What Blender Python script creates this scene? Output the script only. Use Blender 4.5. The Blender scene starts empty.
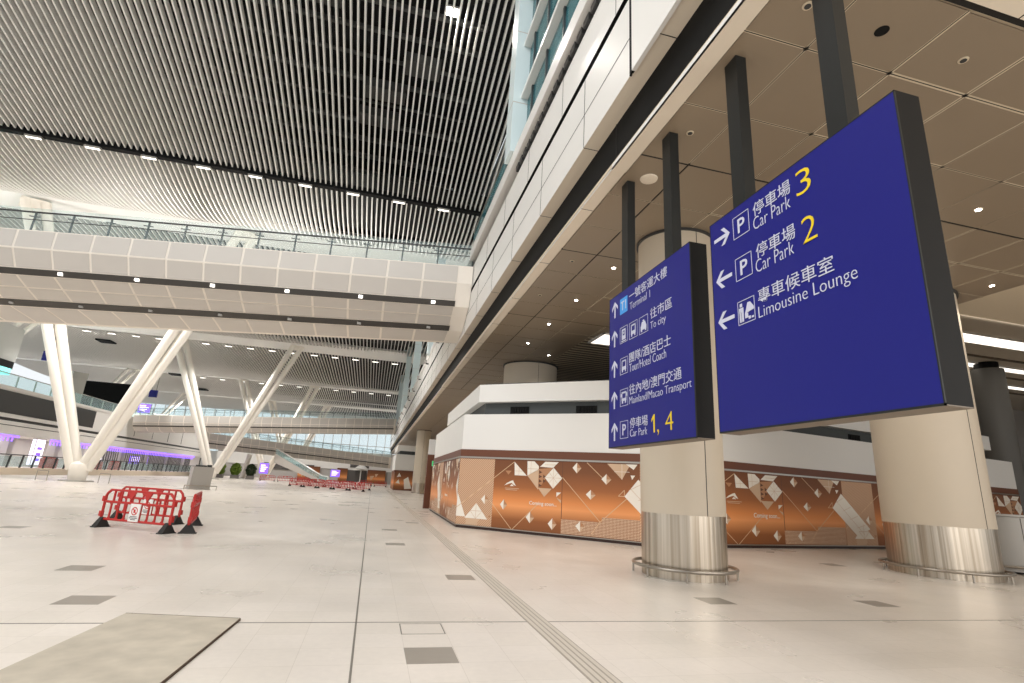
import bpy, bmesh, math, random
from mathutils import Vector, Matrix
random.seed(7)
C = bpy.context.scene.collection
SC = bpy.context.scene

# ------------------------------------------------------------------ camera
F_PX = 522.0
cam_d = bpy.data.cameras.new('camera'); cam = bpy.data.objects.new('camera', cam_d); C.objects.link(cam)
def _n(v): return v / v.length
Yc = _n(Vector((-140, 135.5, F_PX))); Xc = Vector((2213, 273, F_PX)); Xc = _n(Xc - Yc * Xc.dot(Yc)); Zc = Xc.cross(Yc)
# rows: world axes in camera frame (x right, y down, z forward) -> columns of the camera's world matrix
right = Vector((Xc[0], Yc[0], Zc[0])); down = Vector((Xc[1], Yc[1], Zc[1])); fwd = Vector((Xc[2], Yc[2], Zc[2]))
M = Matrix((( right.x, -down.x, -fwd.x, 0), (right.y, -down.y, -fwd.y, 0), (right.z, -down.z, -fwd.z, 1.6), (0, 0, 0, 1)))
cam.matrix_world = M
cam_d.sensor_width = 36; cam_d.lens = F_PX / 1024 * 36; cam_d.clip_start = 0.1; cam_d.clip_end = 600
SC.camera = cam

# ------------------------------------------------------------------ world, exposure, large lights
SC.view_settings.view_transform = 'Standard'; SC.view_settings.look = 'None'
SC.view_settings.gamma = 1; SC.view_settings.use_curve_mapping = False
SC.view_settings.exposure = 0.0
SC.cycles.caustics_reflective = False; SC.cycles.caustics_refractive = False
W = bpy.data.worlds.new('daylight'); SC.world = W; W.use_nodes = True
bg = W.node_tree.nodes['Background']; bg.inputs[0].default_value = (0.93, 0.97, 1.0, 1); bg.inputs[1].default_value = 1.0

def area(name, loc, sx, sy, power, color=(1, .95, .88), rot=(0, 0, 0)):
    l = bpy.data.lights.new(name, 'AREA'); l.shape = 'RECTANGLE'; l.size = sx; l.size_y = sy; l.energy = power; l.color = color
    o = bpy.data.objects.new(name, l); o.location = loc; o.rotation_euler = rot; C.objects.link(o); return o
def spot(name, loc, power, color=(1, .95, .87), angle=120, size=.25, blend=.6, rot=(0, 0, 0)):
    l = bpy.data.lights.new(name, 'SPOT'); l.energy = power; l.color = color; l.spot_size = math.radians(angle); l.spot_blend = blend; l.shadow_soft_size = size
    o = bpy.data.objects.new(name, l); o.location = loc; o.rotation_euler = rot; C.objects.link(o); return o
area('hall_fill', (-16, 1, 23.5), 30, 16, 7500, (1, .97, .93))  # added area light out of view overhead, fills the near hall
for yy, pw in ((48, 7500), (88, 7000), (124, 7000), (160, 7000)):
    for xx in (-50, -38, -22, -6):
        spot('hall_fill_spot', (xx, yy - 3.2, 18.6), pw, (1, .97, .93), angle=150, size=.4)  # bare spots without fittings, added to brighten the far hall

for xx in (-48, -36, -24, -14, -4):
    spot('roof_band_fill', (xx, 44.5 if xx < -20 else 40, 11.9), 2600, (1, .98, .95), angle=140, size=.15, rot=(math.radians(160), 0, 0))  # spots added out of sight behind the bridge to brighten the white roof band
area('booth_fill', (16, -7, 4.2), 26, 6, 1150, (1, .94, .87), rot=(math.radians(90), 0, 0))  # added fill light behind the camera, brightens the booth front
area('shop_fill', (-38.6, 84, 3.64), 2.6, 80, 2400, (1, .96, .92))  # one long light added under the shop ceiling to brighten the interiors

# ------------------------------------------------------------------ materials
def lin(c):
    return tuple(((v / 255) / 12.92 if v / 255 <= .04045 else ((v / 255 + .055) / 1.055) ** 2.4) for v in c)
def mat(name, rgb, rough=.5, metal=0., noise=0., nscale=6., bump=0., emit=0., spec=.5, coat=0.):
    m = bpy.data.materials.new(name); m.use_nodes = True; nt = m.node_tree; b = nt.nodes['Principled BSDF']
    c = (*lin(rgb), 1); b.inputs['Base Color'].default_value = c; b.inputs['Roughness'].default_value = rough
    b.inputs['Metallic'].default_value = metal; b.inputs['Specular IOR Level'].default_value = spec; b.inputs['Coat Weight'].default_value = coat
    tc = nt.nodes.new('ShaderNodeTexCoord'); nz = nt.nodes.new('ShaderNodeTexNoise'); nz.inputs['Scale'].default_value = nscale; nz.inputs['Detail'].default_value = 4
    nt.links.new(tc.outputs['Object'], nz.inputs['Vector'])
    mx = nt.nodes.new('ShaderNodeMix'); mx.data_type = 'RGBA'; mx.inputs['A'].default_value = tuple(v * (1 - noise) for v in c[:3]) + (1,); mx.inputs['B'].default_value = tuple(min(1, v * (1 + noise)) for v in c[:3]) + (1,)
    nt.links.new(nz.outputs['Fac'], mx.inputs['Factor']); nt.links.new(mx.outputs['Result'], b.inputs['Base Color'])
    if bump:
        bp = nt.nodes.new('ShaderNodeBump'); bp.inputs['Strength'].default_value = bump; bp.inputs['Distance'].default_value = .02
        nt.links.new(nz.outputs['Fac'], bp.inputs['Height']); nt.links.new(bp.outputs['Normal'], b.inputs['Normal'])
    if emit:
        b.inputs['Emission Color'].default_value = c; b.inputs['Emission Strength'].default_value = emit
    return m
def glass(name, rgb, alpha=.25, rough=.05):
    m = bpy.data.materials.new(name); m.use_nodes = True; nt = m.node_tree; nt.nodes.clear()
    out = nt.nodes.new('ShaderNodeOutputMaterial'); tr = nt.nodes.new('ShaderNodeBsdfTransparent'); tr.inputs[0].default_value = (*[.6 + .4 * v for v in lin(rgb)], 1)
    pr = nt.nodes.new('ShaderNodeBsdfPrincipled'); pr.inputs['Base Color'].default_value = (*lin(rgb), 1); pr.inputs['Roughness'].default_value = rough
    mx = nt.nodes.new('ShaderNodeMixShader'); mx.inputs[0].default_value = alpha
    nt.links.new(tr.outputs[0], mx.inputs[1]); nt.links.new(pr.outputs[0], mx.inputs[2]); nt.links.new(mx.outputs[0], out.inputs[0])
    return m
def floor_mat():
    m = bpy.data.materials.new('polished_stone_tiles'); m.use_nodes = True; nt = m.node_tree; b = nt.nodes['Principled BSDF']; N = nt.nodes.new; L = nt.links.new
    tc = N('ShaderNodeTexCoord')
    def brick(w, h, off, mort):
        br = N('ShaderNodeTexBrick'); br.offset = 0; br.inputs['Scale'].default_value = 1; br.inputs['Brick Width'].default_value = w; br.inputs['Row Height'].default_value = h
        br.inputs['Mortar Size'].default_value = mort; br.inputs['Mortar Smooth'].default_value = .3; br.inputs['Bias'].default_value = 0
        mp = N('ShaderNodeMapping'); mp.inputs['Location'].default_value = off; L(tc.outputs['Object'], mp.inputs[0]); L(mp.outputs[0], br.inputs['Vector']); return br
    b1 = brick(.4845, .4845, (-.02, -.02 - 6.78, 0), .0022)
    b1.inputs['Color1'].default_value = (*lin((219, 210, 199)), 1); b1.inputs['Color2'].default_value = (*lin((224, 215, 205)), 1); b1.inputs['Mortar'].default_value = (*lin((196, 186, 174)), 1)
    n1 = N('ShaderNodeTexNoise'); n1.inputs['Scale'].default_value = .55; n1.inputs['Detail'].default_value = 5; L(tc.outputs['Object'], n1.inputs['Vector'])
    n2 = N('ShaderNodeTexNoise'); n2.inputs['Scale'].default_value = 14; n2.inputs['Detail'].default_value = 6; L(tc.outputs['Object'], n2.inputs['Vector'])
    r1 = N('ShaderNodeMapRange'); r1.inputs['From Min'].default_value = .3; r1.inputs['From Max'].default_value = .7; r1.inputs['To Min'].default_value = .9; r1.inputs['To Max'].default_value = 1.04; L(n1.outputs['Fac'], r1.inputs['Value'])
    r2 = N('ShaderNodeMapRange'); r2.inputs['From Min'].default_value = .3; r2.inputs['From Max'].default_value = .7; r2.inputs['To Min'].default_value = .965; r2.inputs['To Max'].default_value = 1.02; L(n2.outputs['Fac'], r2.inputs['Value'])
    mu = N('ShaderNodeMath'); mu.operation = 'MULTIPLY'; L(r1.outputs[0], mu.inputs[0]); L(r2.outputs[0], mu.inputs[1])
    vm = N('ShaderNodeVectorMath'); vm.operation = 'SCALE'; L(b1.outputs['Color'], vm.inputs[0]); L(mu.outputs[0], vm.inputs['Scale']); L(vm.outputs[0], b.inputs['Base Color'])
    rr = N('ShaderNodeMapRange'); rr.inputs['To Min'].default_value = .2; rr.inputs['To Max'].default_value = .4; L(n1.outputs['Fac'], rr.inputs['Value']); L(rr.outputs[0], b.inputs['Roughness'])
    return m
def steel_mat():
    m = mat('brushed_steel_painted_reflections', (178, 168, 154), .28, .9, .06, 3); nt = m.node_tree; b = nt.nodes['Principled BSDF']
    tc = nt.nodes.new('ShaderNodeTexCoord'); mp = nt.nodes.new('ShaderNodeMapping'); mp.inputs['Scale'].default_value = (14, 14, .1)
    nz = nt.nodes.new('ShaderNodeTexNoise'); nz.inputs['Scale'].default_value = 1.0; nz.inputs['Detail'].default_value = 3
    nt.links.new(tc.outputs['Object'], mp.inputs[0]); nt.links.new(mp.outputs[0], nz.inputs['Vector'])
    cr = nt.nodes.new('ShaderNodeValToRGB'); cr.color_ramp.elements[0].position = .3; cr.color_ramp.elements[0].color = (*lin((158, 145, 128)), 1); cr.color_ramp.elements[1].position = .7; cr.color_ramp.elements[1].color = (*lin((208, 197, 182)), 1)  # vertical reflections painted into the base colour as light and dark streaks
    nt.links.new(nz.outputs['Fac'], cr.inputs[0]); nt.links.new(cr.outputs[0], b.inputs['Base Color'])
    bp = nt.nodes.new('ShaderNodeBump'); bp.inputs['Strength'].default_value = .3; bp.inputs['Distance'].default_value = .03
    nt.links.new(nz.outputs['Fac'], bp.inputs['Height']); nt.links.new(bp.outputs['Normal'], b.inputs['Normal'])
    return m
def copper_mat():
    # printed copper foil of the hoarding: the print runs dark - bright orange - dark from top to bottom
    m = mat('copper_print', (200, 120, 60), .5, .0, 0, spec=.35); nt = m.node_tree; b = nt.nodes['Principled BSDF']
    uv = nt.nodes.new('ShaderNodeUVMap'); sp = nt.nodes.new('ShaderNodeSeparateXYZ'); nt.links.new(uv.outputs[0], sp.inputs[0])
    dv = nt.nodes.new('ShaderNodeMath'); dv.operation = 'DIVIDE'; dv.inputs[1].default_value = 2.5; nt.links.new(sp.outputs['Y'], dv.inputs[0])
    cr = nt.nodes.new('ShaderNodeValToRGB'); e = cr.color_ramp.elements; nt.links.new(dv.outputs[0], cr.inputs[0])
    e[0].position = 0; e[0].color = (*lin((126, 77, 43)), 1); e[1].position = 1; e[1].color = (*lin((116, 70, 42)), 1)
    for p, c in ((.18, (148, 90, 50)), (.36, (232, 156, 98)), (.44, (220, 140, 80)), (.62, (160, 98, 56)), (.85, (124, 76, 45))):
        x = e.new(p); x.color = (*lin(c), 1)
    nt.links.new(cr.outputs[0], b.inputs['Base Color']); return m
def hatch_mat(name, a, bcol, period, dots=False):
    m = mat(name, a, .5, 0, 0); nt = m.node_tree; b = nt.nodes['Principled BSDF']
    uv = nt.nodes.new('ShaderNodeUVMap'); mp = nt.nodes.new('ShaderNodeMapping'); mp.inputs['Rotation'].default_value = (0, 0, math.radians(45)); nt.links.new(uv.outputs[0], mp.inputs[0])
    if dots:
        t = nt.nodes.new('ShaderNodeTexChecker'); t.inputs['Scale'].default_value = 1 / period; nt.links.new(mp.outputs[0], t.inputs[0]); f = t.outputs['Fac']
    else:
        t = nt.nodes.new('ShaderNodeTexWave'); t.inputs['Scale'].default_value = .314 / period * 1.0; nt.links.new(mp.outputs[0], t.inputs[0]); f = t.outputs['Fac']
    mx = nt.nodes.new('ShaderNodeMix'); mx.data_type = 'RGBA'; mx.inputs['A'].default_value = (*lin(a), 1); mx.inputs['B'].default_value = (*lin(bcol), 1)
    nt.links.new(f, mx.inputs['Factor']); nt.links.new(mx.outputs['Result'], b.inputs['Base Color']); return m

MT = dict(
    floor=floor_mat(), grey_tile=mat('grey_stone_tile', (150, 142, 132), .3, 0, .06, 9), dark_joint=mat('dark_joint', (120, 114, 106), .5),
    board=mat('dusty_board', (184, 174, 158), .6, 0, .34, 3.2, .1), board_edge=mat('board_edge', (70, 52, 36), .7),
    tactile=mat('tactile_stone', (200, 190, 177), .5, 0, .05, 12), tactile_gap=mat('tactile_groove', (158, 148, 136), .6),
    soffit=mat('taupe_ceiling_panel', (138, 123, 104), .34, 0, .03, 1.2), seam_light=mat('ceiling_seam_light', (206, 192, 168), .5), seam_dark=mat('ceiling_seam_dark', (26, 23, 20), .8),
    cream=mat('cream_panel', (226, 214, 196), .4, 0, .02, 1), white=mat('white_panel', (224, 222, 218), .3, 0, .015, .8), white_matt=mat('white_matt_paint', (228, 226, 222), .6, 0, .02, .6),
    black=mat('black_recess', (14, 14, 14), .7, spec=.2), recess=mat('grey_recess', (66, 70, 70), .6), dark=mat('dark_grey_metal', (48, 48, 48), .45), void=mat('dark_roof_void', (20, 20, 20), .8), duct=mat('roof_duct_metal', (84, 84, 82), .5, .3),
    slat=mat('grey_ceiling_slat', (236, 233, 228), .5), post=mat('charcoal_post', (33, 34, 33), .45, spec=.3), sign_side=mat('sign_case_black', (17, 16, 15), .6, spec=.2), sign_base=mat('sign_case_underside', (112, 100, 86), .5),
    sign_blue=mat('sign_blue_film', (24, 26, 116), .4, 0, .01, 2, spec=.3), sign_white=mat('sign_white_vinyl', (198, 200, 216), .5), sign_yellow=mat('sign_yellow_vinyl', (226, 196, 24), .5), sign_cyan=mat('sign_cyan_vinyl', (64, 150, 222), .5),
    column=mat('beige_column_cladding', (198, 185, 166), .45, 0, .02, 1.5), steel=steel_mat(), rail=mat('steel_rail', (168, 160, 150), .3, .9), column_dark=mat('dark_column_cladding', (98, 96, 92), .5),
    brown=mat('brown_trim', (104, 58, 34), .45), brown_dark=mat('brown_base', (56, 32, 22), .5), copper=copper_mat(), print_white=mat('print_white', (236, 228, 216), .5), print_tan=mat('print_tan', (204, 172, 142), .5), print_tan2=mat('print_tan_dark', (178, 128, 90), .5), print_line=mat('print_line', (214, 178, 140), .5), print_dark=mat('print_dark', (96, 56, 34), .5),
    hatch=hatch_mat('print_hatch', (214, 180, 150), (172, 124, 88), .06), dots=hatch_mat('print_dots', (150, 92, 52), (216, 188, 160), .032, True),
    red=mat('red_plastic', (176, 34, 28), .4, 0, .05, 4), foot=mat('black_rubber', (34, 32, 30), .7), plate=mat('white_plate', (226, 222, 218), .5), plate_red=mat('red_print', (190, 40, 40), .5), plate_ink=mat('grey_print', (90, 88, 90), .5),
    truss=mat('white_steel_tube', (236, 230, 220), .35, 0, .015, 1), shoe=mat('steel_shoe', (178, 174, 168), .4, .5),
    perf=mat('perforated_grey_panel', (200, 194, 187), .45, 0, .02, 2), perf_seam=mat('bridge_seam', (236, 228, 217), .5), slotdark=mat('bridge_slot', (62, 58, 54), .6),
    glass=glass('balustrade_glass', (214, 236, 237), .16), glass_teal=glass('teal_glass', (70, 132, 142), .6), glass_wall=glass('curtain_glass', (236, 250, 252), .1), cyan_glow=mat('cyan_cove_light', (150, 240, 236), .5, emit=1.0),
    kiosk=mat('grey_steel_kiosk', (170, 166, 160), .4, .2), kiosk_side=mat('grey_steel_kiosk_side', (182, 178, 172), .4, .4),
    lamp=mat('lamp_white', (255, 250, 240), .5, emit=3), lamp_soft=mat('lamp_strip', (255, 246, 232), .5, emit=2.2), lamp_hot=mat('lamp_hot', (255, 250, 244), .5, emit=30),
    purple=mat('purple_led_strip', (150, 110, 255), .5, emit=1.6), screen=mat('purple_screen', (120, 84, 226), .5, emit=1.5), screen_text=mat('screen_text', (244, 238, 255), .5, emit=1.5), green=mat('green_exit_light', (20, 170, 90), .5, emit=1.2),
    shop=mat('shop_grey', (176, 172, 168), .5, 0, .04, 1), shop_dark=mat('shop_dark', (84, 80, 78), .5), hedge=mat('green_leaves', (110, 134, 46), .7, 0, .4, 9), hedge_dark=mat('dark_green_leaves', (40, 56, 26), .7, 0, .4, 9), planter=mat('planter_grey', (120, 116, 110), .6),
    plinth=mat('beige_plinth', (214, 198, 178), .4, 0, .02, 1), mullion=mat('window_mullion', (70, 76, 78), .4, .3), pale=mat('pale_blue_panel', (214, 228, 230), .3, 0, .01, 1), slatwood=mat('brown_ceiling_slats', (104, 92, 78), .5, 0, .1, 3),
    red_box=mat('red_display', (176, 60, 50), .5, 0, .1, 3),
)

# ------------------------------------------------------------------ mesh builder
class MB:
    def __init__(s, origin=(0, 0, 0)):
        s.v = []; s.f = []; s.m = []; s.uv = {}; s.o = Vector(origin)
    def face(s, pts, mi=0, uv=None):
        i = len(s.v); s.v += [tuple(p) for p in pts]; s.f.append(tuple(range(i, i + len(pts)))); s.m.append(mi)
        if uv: s.uv[len(s.f) - 1] = uv
    def box(s, a, b, mi=0):
        x0, y0, z0 = [min(p, q) for p, q in zip(a, b)]; x1, y1, z1 = [max(p, q) for p, q in zip(a, b)]
        s.hexa([(x0, y0, z0), (x1, y0, z0), (x1, y1, z0), (x0, y1, z0), (x0, y0, z1), (x1, y0, z1), (x1, y1, z1), (x0, y1, z1)], mi)
    def hexa(s, p, mi=0):
        i = len(s.v); s.v += [tuple(q) for q in p]
        for f in ((3, 2, 1, 0), (4, 5, 6, 7), (0, 1, 5, 4), (1, 2, 6, 5), (2, 3, 7, 6), (3, 0, 4, 7)):
            s.f.append(tuple(i + k for k in f)); s.m.append(mi)
    def obox(s, c, ax, ay, az, mi=0):   # centre and three half-axis vectors
        c, ax, ay, az = map(Vector, (c, ax, ay, az))
        s.hexa([c - ax - ay - az, c + ax - ay - az, c + ax + ay - az, c - ax + ay - az, c - ax - ay + az, c + ax - ay + az, c + ax + ay + az, c - ax + ay + az], mi)
    def bar(s, p, q, w, h, mi=0, up=(0, 0, 1)):
        p, q = Vector(p), Vector(q); d = (q - p); u = Vector(up); d1 = d.normalized()
        if abs(d1.dot(u)) > .98: u = Vector((0, 1, 0))
        x = d1.cross(u).normalized(); y = x.cross(d1).normalized()
        s.obox((p + q) / 2, d / 2, x * w / 2, y * h / 2, mi)
    def tube(s, p, q, r0, r1=None, n=12, mi=0, cap=True):
        r1 = r0 if r1 is None else r1; p, q = Vector(p), Vector(q); d = (q - p).normalized()
        u = Vector((0, 0, 1)) if abs(d.z) < .95 else Vector((1, 0, 0)); x = d.cross(u).normalized(); y = d.cross(x)
        i = len(s.v)
        for c, r in ((p, r0), (q, r1)):
            for k in range(n):
                a = 2 * math.pi * k / n; s.v.append(tuple(c + x * r * math.cos(a) + y * r * math.sin(a)))
        for k in range(n):
            s.f.append((i + k, i + (k + 1) % n, i + n + (k + 1) % n, i + n + k)); s.m.append(mi)
        if cap: s.f.append(tuple(i + k for k in reversed(range(n)))); s.m.append(mi); s.f.append(tuple(i + n + k for k in range(n))); s.m.append(mi)
    def path(s, pts, r, n=8, mi=0, closed=False):
        m = len(pts)
        for k in range(m if closed else m - 1): s.tube(pts[k], pts[(k + 1) % m], r, r, n, mi)
    def lathe(s, c, prof, n=40, mi=0, sx=1, sy=1):
        i = len(s.v); m = len(prof)
        for r, z in prof:
            for k in range(n):
                a = 2 * math.pi * k / n; s.v.append((c[0] + sx * r * math.cos(a), c[1] + sy * r * math.sin(a), c[2] + z))
        for j in range(m - 1):
            for k in range(n):
                s.f.append((i + j * n + k, i + j * n + (k + 1) % n, i + (j + 1) * n + (k + 1) % n, i + (j + 1) * n + k)); s.m.append(mi)
        s.f.append(tuple(i + k for k in reversed(range(n)))); s.m.append(mi); s.f.append(tuple(i + (m - 1) * n + k for k in range(n))); s.m.append(mi)
    def prism(s, poly, d, mi=0):        # closed polygon (3-D points) extruded by vector d
        d = Vector(d); a = [Vector(p) for p in poly]; b = [p + d for p in a]; n = len(a)
        s.face(a[::-1], mi); s.face(b, mi)
        for k in range(n): s.face([a[k], a[(k + 1) % n], b[(k + 1) % n], b[k]], mi)
    def torus(s, c, rx, ry, r, n=72, k=10, mi=0):
        i = len(s.v)
        for a in range(n):
            t = 2 * math.pi * a / n; nx, ny = math.cos(t), math.sin(t)
            for b in range(k):
                p = 2 * math.pi * b / k; w = r * math.cos(p); s.v.append((c[0] + (rx + w) * nx, c[1] + (ry + w) * ny, c[2] + r * math.sin(p)))
        for a in range(n):
            for b in range(k):
                s.f.append((i + a * k + b, i + ((a + 1) % n) * k + b, i + ((a + 1) % n) * k + (b + 1) % k, i + a * k + (b + 1) % k)); s.m.append(mi)
    def sphere(s, c, r, n=10, mi=0, sz=1):
        s.lathe((c[0], c[1], c[2]), [(max(r * math.sin(math.pi * k / n), .001), -r * sz * math.cos(math.pi * k / n)) for k in range(n + 1)], n * 2, mi)
    def build(s, name, mats, parent=None, smooth=False):
        me = bpy.data.meshes.new(name); me.from_pydata([tuple(Vector(p) - s.o) for p in s.v], [], s.f)
        for m in (mats if isinstance(mats, (list, tuple)) else [mats]): me.materials.append(MT[m])
        me.polygons.foreach_set('material_index', s.m)
        if s.uv:
            ul = me.uv_layers.new(name='UVMap')
            for fi, uv in s.uv.items():
                for li, t in zip(me.polygons[fi].loop_indices, uv): ul.data[li].uv = t
        if smooth:
            for p in me.polygons: p.use_smooth = len(p.vertices) == 4
        me.update(); o = bpy.data.objects.new(name, me); C.objects.link(o)
        if parent: o.parent = parent
        else: o.location = s.o
        if smooth:
            bmx = bmesh.new(); bmx.from_mesh(me); bmesh.ops.remove_doubles(bmx, verts=bmx.verts, dist=1e-5)
            for e in bmx.edges:
                if len(e.link_faces) == 2 and e.calc_face_angle(0) > .6: e.smooth = False
            bmx.to_mesh(me); bmx.free()
        return o
def tag(o, label, cat, group=None, kind=None):
    o['label'] = label; o['category'] = cat
    if group: o['group'] = group
    if kind: o['kind'] = kind
    return o
def thing(name, label, cat, loc=(0, 0, 0), rz=0, group=None):
    o = bpy.data.objects.new(name, None); C.objects.link(o); o.location = loc; o.rotation_euler = (0, 0, rz); o.empty_display_size = .2
    return tag(o, label, cat, group)
def struct(mb, name, mats, parent=None, smooth=False):
    o = mb.build(name, mats, parent, smooth)
    if not parent: o['kind'] = 'structure'
    return o
def dup(root, loc, rz=0, label=None, group=None):
    r = root.copy(); C.objects.link(r); r.location = loc; r.rotation_euler = (0, 0, rz)
    if label: r['label'] = label
    if group: r['group'] = group
    for ch in list(root.children):
        c = ch.copy(); C.objects.link(c); c.parent = r
        for g in list(ch.children):
            d = g.copy(); C.objects.link(d); d.parent = c
    return r
ORD = ['first', 'second', 'third', 'fourth', 'fifth', 'sixth', 'seventh', 'eighth', 'ninth', 'tenth', 'eleventh', 'twelfth', 'thirteenth', 'fourteenth', 'fifteenth', 'sixteenth']
def lerp(a, b, t): return a + (b - a) * t
def letters(txt, name, m, parent, width=None, height=None, pos=(0, 0), frame=None, depth=.004, bold=0., lift=0.003):
    """Lettering laid on a plane: frame = (origin, right, up, normal); pos = lower left corner, width and height in metres."""
    cu = bpy.data.curves.new(name, 'FONT'); cu.body = txt; cu.extrude = .001; cu.offset = bold; cu.resolution_u = 3
    tmp = bpy.data.objects.new('tmp', cu); C.objects.link(tmp); bpy.context.view_layer.update()
    me = bpy.data.meshes.new_from_object(tmp.evaluated_get(bpy.context.evaluated_depsgraph_get())); bpy.data.objects.remove(tmp)
    vs = [v.co.copy() for v in me.vertices]
    x0, x1 = min(v.x for v in vs), max(v.x for v in vs); y0, y1 = min(v.y for v in vs), max(v.y for v in vs)
    if height and width: sx, sy = width / (x1 - x0), height / (y1 - y0)
    elif width: sx = sy = width / (x1 - x0)
    else: sx = sy = height / (y1 - y0)
    O, R, U, N = [Vector(q) for q in frame]
    ybase = y0
    for v in me.vertices:
        p = O + R * (pos[0] + (v.co.x - x0) * sx) + U * (pos[1] + (v.co.y - ybase) * sy) + N * (lift + (depth if v.co.z > 0 else 0))
        v.co = p
    me.name = name; me.materials.clear(); me.materials.append(MT[m])
    o = bpy.data.objects.new(name, me); C.objects.link(o); o.parent = parent; return o
def flat(mb, polys, frame, depth=.004, lift=.003, mi=0):
    O, R, U, N = [Vector(q) for q in frame]
    for poly in polys:
        mb.prism([O + R * x + U * y + N * lift for x, y in poly], N * depth, mi)

# ================================================================== FLOOR
fb = MB(); fb.face([(-75, -12, 0), (62, -12, 0), (62, 215, 0), (-75, 215, 0)])
def tile(x0, y0, x1, y1, mi=1, z=.0015): fb.box((x0, y0, .0), (x1, y1, z), mi)
for x, y in ((-3.37, 7.6), (1.45, 9.52), (.5, 5.33), (5.3, 7.78), (8.35, 7.64), (.53, 14.1), (-4.4, 9.8), (-8.2, 15.2), (1.45, 21.1), (.5, 17.9), (4.3, 19.9), (12.2, 12.4), (-3.4, 3.2), (9.8, 4.6)):
    tile(x, y, x + .48, y + .48)
for a, b in (((.5, 6.28), (.98, 6.29)), ((.5, 6.7), (.98, 6.71)), ((.5, 6.28), (.512, 6.71)), ((.968, 6.28), (.98, 6.71))): tile(*a, *b, 2, .002)
tile(.012, -10, .032, 150, 2, .002); tile(-70, 6.765, 50, 6.785, 2, .002)
tile(-70, 45.0, 5, 45.04, 2, .002)
floor = struct(fb, 'floor', ['floor', 'grey_tile', 'dark_joint'])

tb = MB()
for k in range(4):
    x = 2.06 + k * .066; tb.box((x, 1.5, 0), (x + .046, 75, .005), 0)
tb.box((2.04, 1.5, 0), (2.32, 75, .0022), 1)
tag(tb.build('tactile_strip', ['tactile', 'tactile_gap']), 'long strip of raised grey guiding ribs running along the pale floor', 'tactile paving')

bb = MB((-1.95, 6.1, 0)); bb.prism([(-2.42, 7.12, .001), (-1.22, 6.89, .001), (-1.38, 4.6, .001), (-2.62, 4.8, .001)], (0, 0, .018), 0)
bb.bar((-1.215, 6.88, .010), (-1.375, 4.6, .010), .012, .02, 1); bb.bar((-2.42, 7.125, .010), (-1.22, 6.895, .010), .012, .02, 1)
tag(bb.build('floor_board', ['board', 'board_edge']), 'dusty stained board lying flat on the floor with a dark edge', 'board')

# ================================================================== RIGHT SIDE: soffit ceiling and facade
ZC = 7.5
cb = MB()
cb.box((3.72, -3, ZC + .03), (14.8, 34, ZC + .12), 1); cb.box((14.8, -3, ZC + .03), (60, 11.6, ZC + .12), 1)
ys = [3.58, 4.65, 6.05, 7.45, 8.85, 10.25, 11.65, 13.05, 14.45, 15.85, 17.25, 18.65, 20.05, 21.45, 22.85, 24.25, 25.65, 27.05, 28.45, 29.85, 31.25, 33.9]
xs = [4.0, 4.98, 6.38, 7.78, 9.18, 10.58, 11.98, 13.38, 14.78, 16.18]
trough = []
for i in range(len(ys) - 1):
    for j in range(len(xs) - 1):
        if ys[i] >= 18.6 and xs[j] >= 7.7 : continue
        if ys[i] >= 11.6 and xs[j] >= 14.7: continue
        dk = .02 if (i in (2, 5, 9, 12) or j in (0, 1, 4)) else .036
        cb.box((xs[j] + dk, ys[i] + dk, ZC), (xs[j + 1] - dk, ys[i + 1] - dk, ZC + .02), 0)
# light joint profiles with a dark centre line, the black joints and the black gap at the bay's end
for j, xx in enumerate(xs[1:-1]):
    y1 = 18.6 if xx > 7.7 else 33.9
    if xx in (4.98, 9.18): cb.box((xx - .016, 7.45, ZC + .006), (xx + .016, y1, ZC + .035), 2); cb.box((xx - .03, 3.6, ZC + .003), (xx + .03, 7.4, ZC + .022), 1)
    else: cb.box((xx - .034, 3.6, ZC + .003), (xx + .034, y1, ZC + .022), 1)
    cb.box((xx - .007, 3.6, ZC + .001), (xx + .007, y1, ZC + .0035), 2)
for i, yy in enumerate(ys[1:-1]):
    x1 = 7.8 if yy > 18.5 else (14.78 if yy > 11.6 else 16.18)
    if i in (2, 5, 9): cb.box((4.0, yy - .022, ZC + .001), (x1, yy + .022, ZC + .035), 2)
    else: cb.box((4.0, yy - .034, ZC + .003), (x1, yy + .034, ZC + .022), 1); cb.box((4.0, yy - .007, ZC + .001), (x1, yy + .007, ZC + .0035), 2)
cb.box((3.95, 3.49, ZC - .005), (48, 3.57, ZC + .1), 2)
cb.box((4.0, -3, ZC - .03), (48, 3.48, ZC + .03), 3)
for xx in (7.0, 10.0, 13.0): cb.box((xx, -3, ZC - .034), (xx + .015, 3.48, ZC - .028), 2)
# the soffit goes on along the facade to the far end of the hall
for k in range(37):
    for j in range(3):
        y0 = 33.95 + k * 2.8; x0 = 4.0 + j * 2.0; cb.box((x0 + .015, y0 + .015, ZC), (x0 + 1.985, y0 + 2.785, ZC + .02), 0)
cb.box((3.95, 33.9, ZC + .02), (10.2, 139, ZC + .1), 2)
# beyond the panelled bay: dark slatted ceiling
for k in range(40):
    y0 = 18.7 + k * .38; cb.box((7.8, y0, ZC + .02), (14.78, y0 + .22, ZC + .3), 4)
ZH = 10.6
cb.box((14.78, 11.6, ZC - .01), (14.9, 34, ZH + .3), 3); cb.box((14.78, 11.55, ZC - .01), (60, 11.67, ZH + .3), 3); cb.box((14.8, 11.6, ZH + .05), (60, 34, ZH + .3), 3)
for yy in (14, 16.5, 22.4, 25.6, 29): cb.box((14.9, yy, ZH - .02), (60, yy + .2, ZH + .06), 4)
struct(cb, 'ceiling', ['soffit', 'seam_light', 'seam_dark', 'cream', 'slatwood'])

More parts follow.
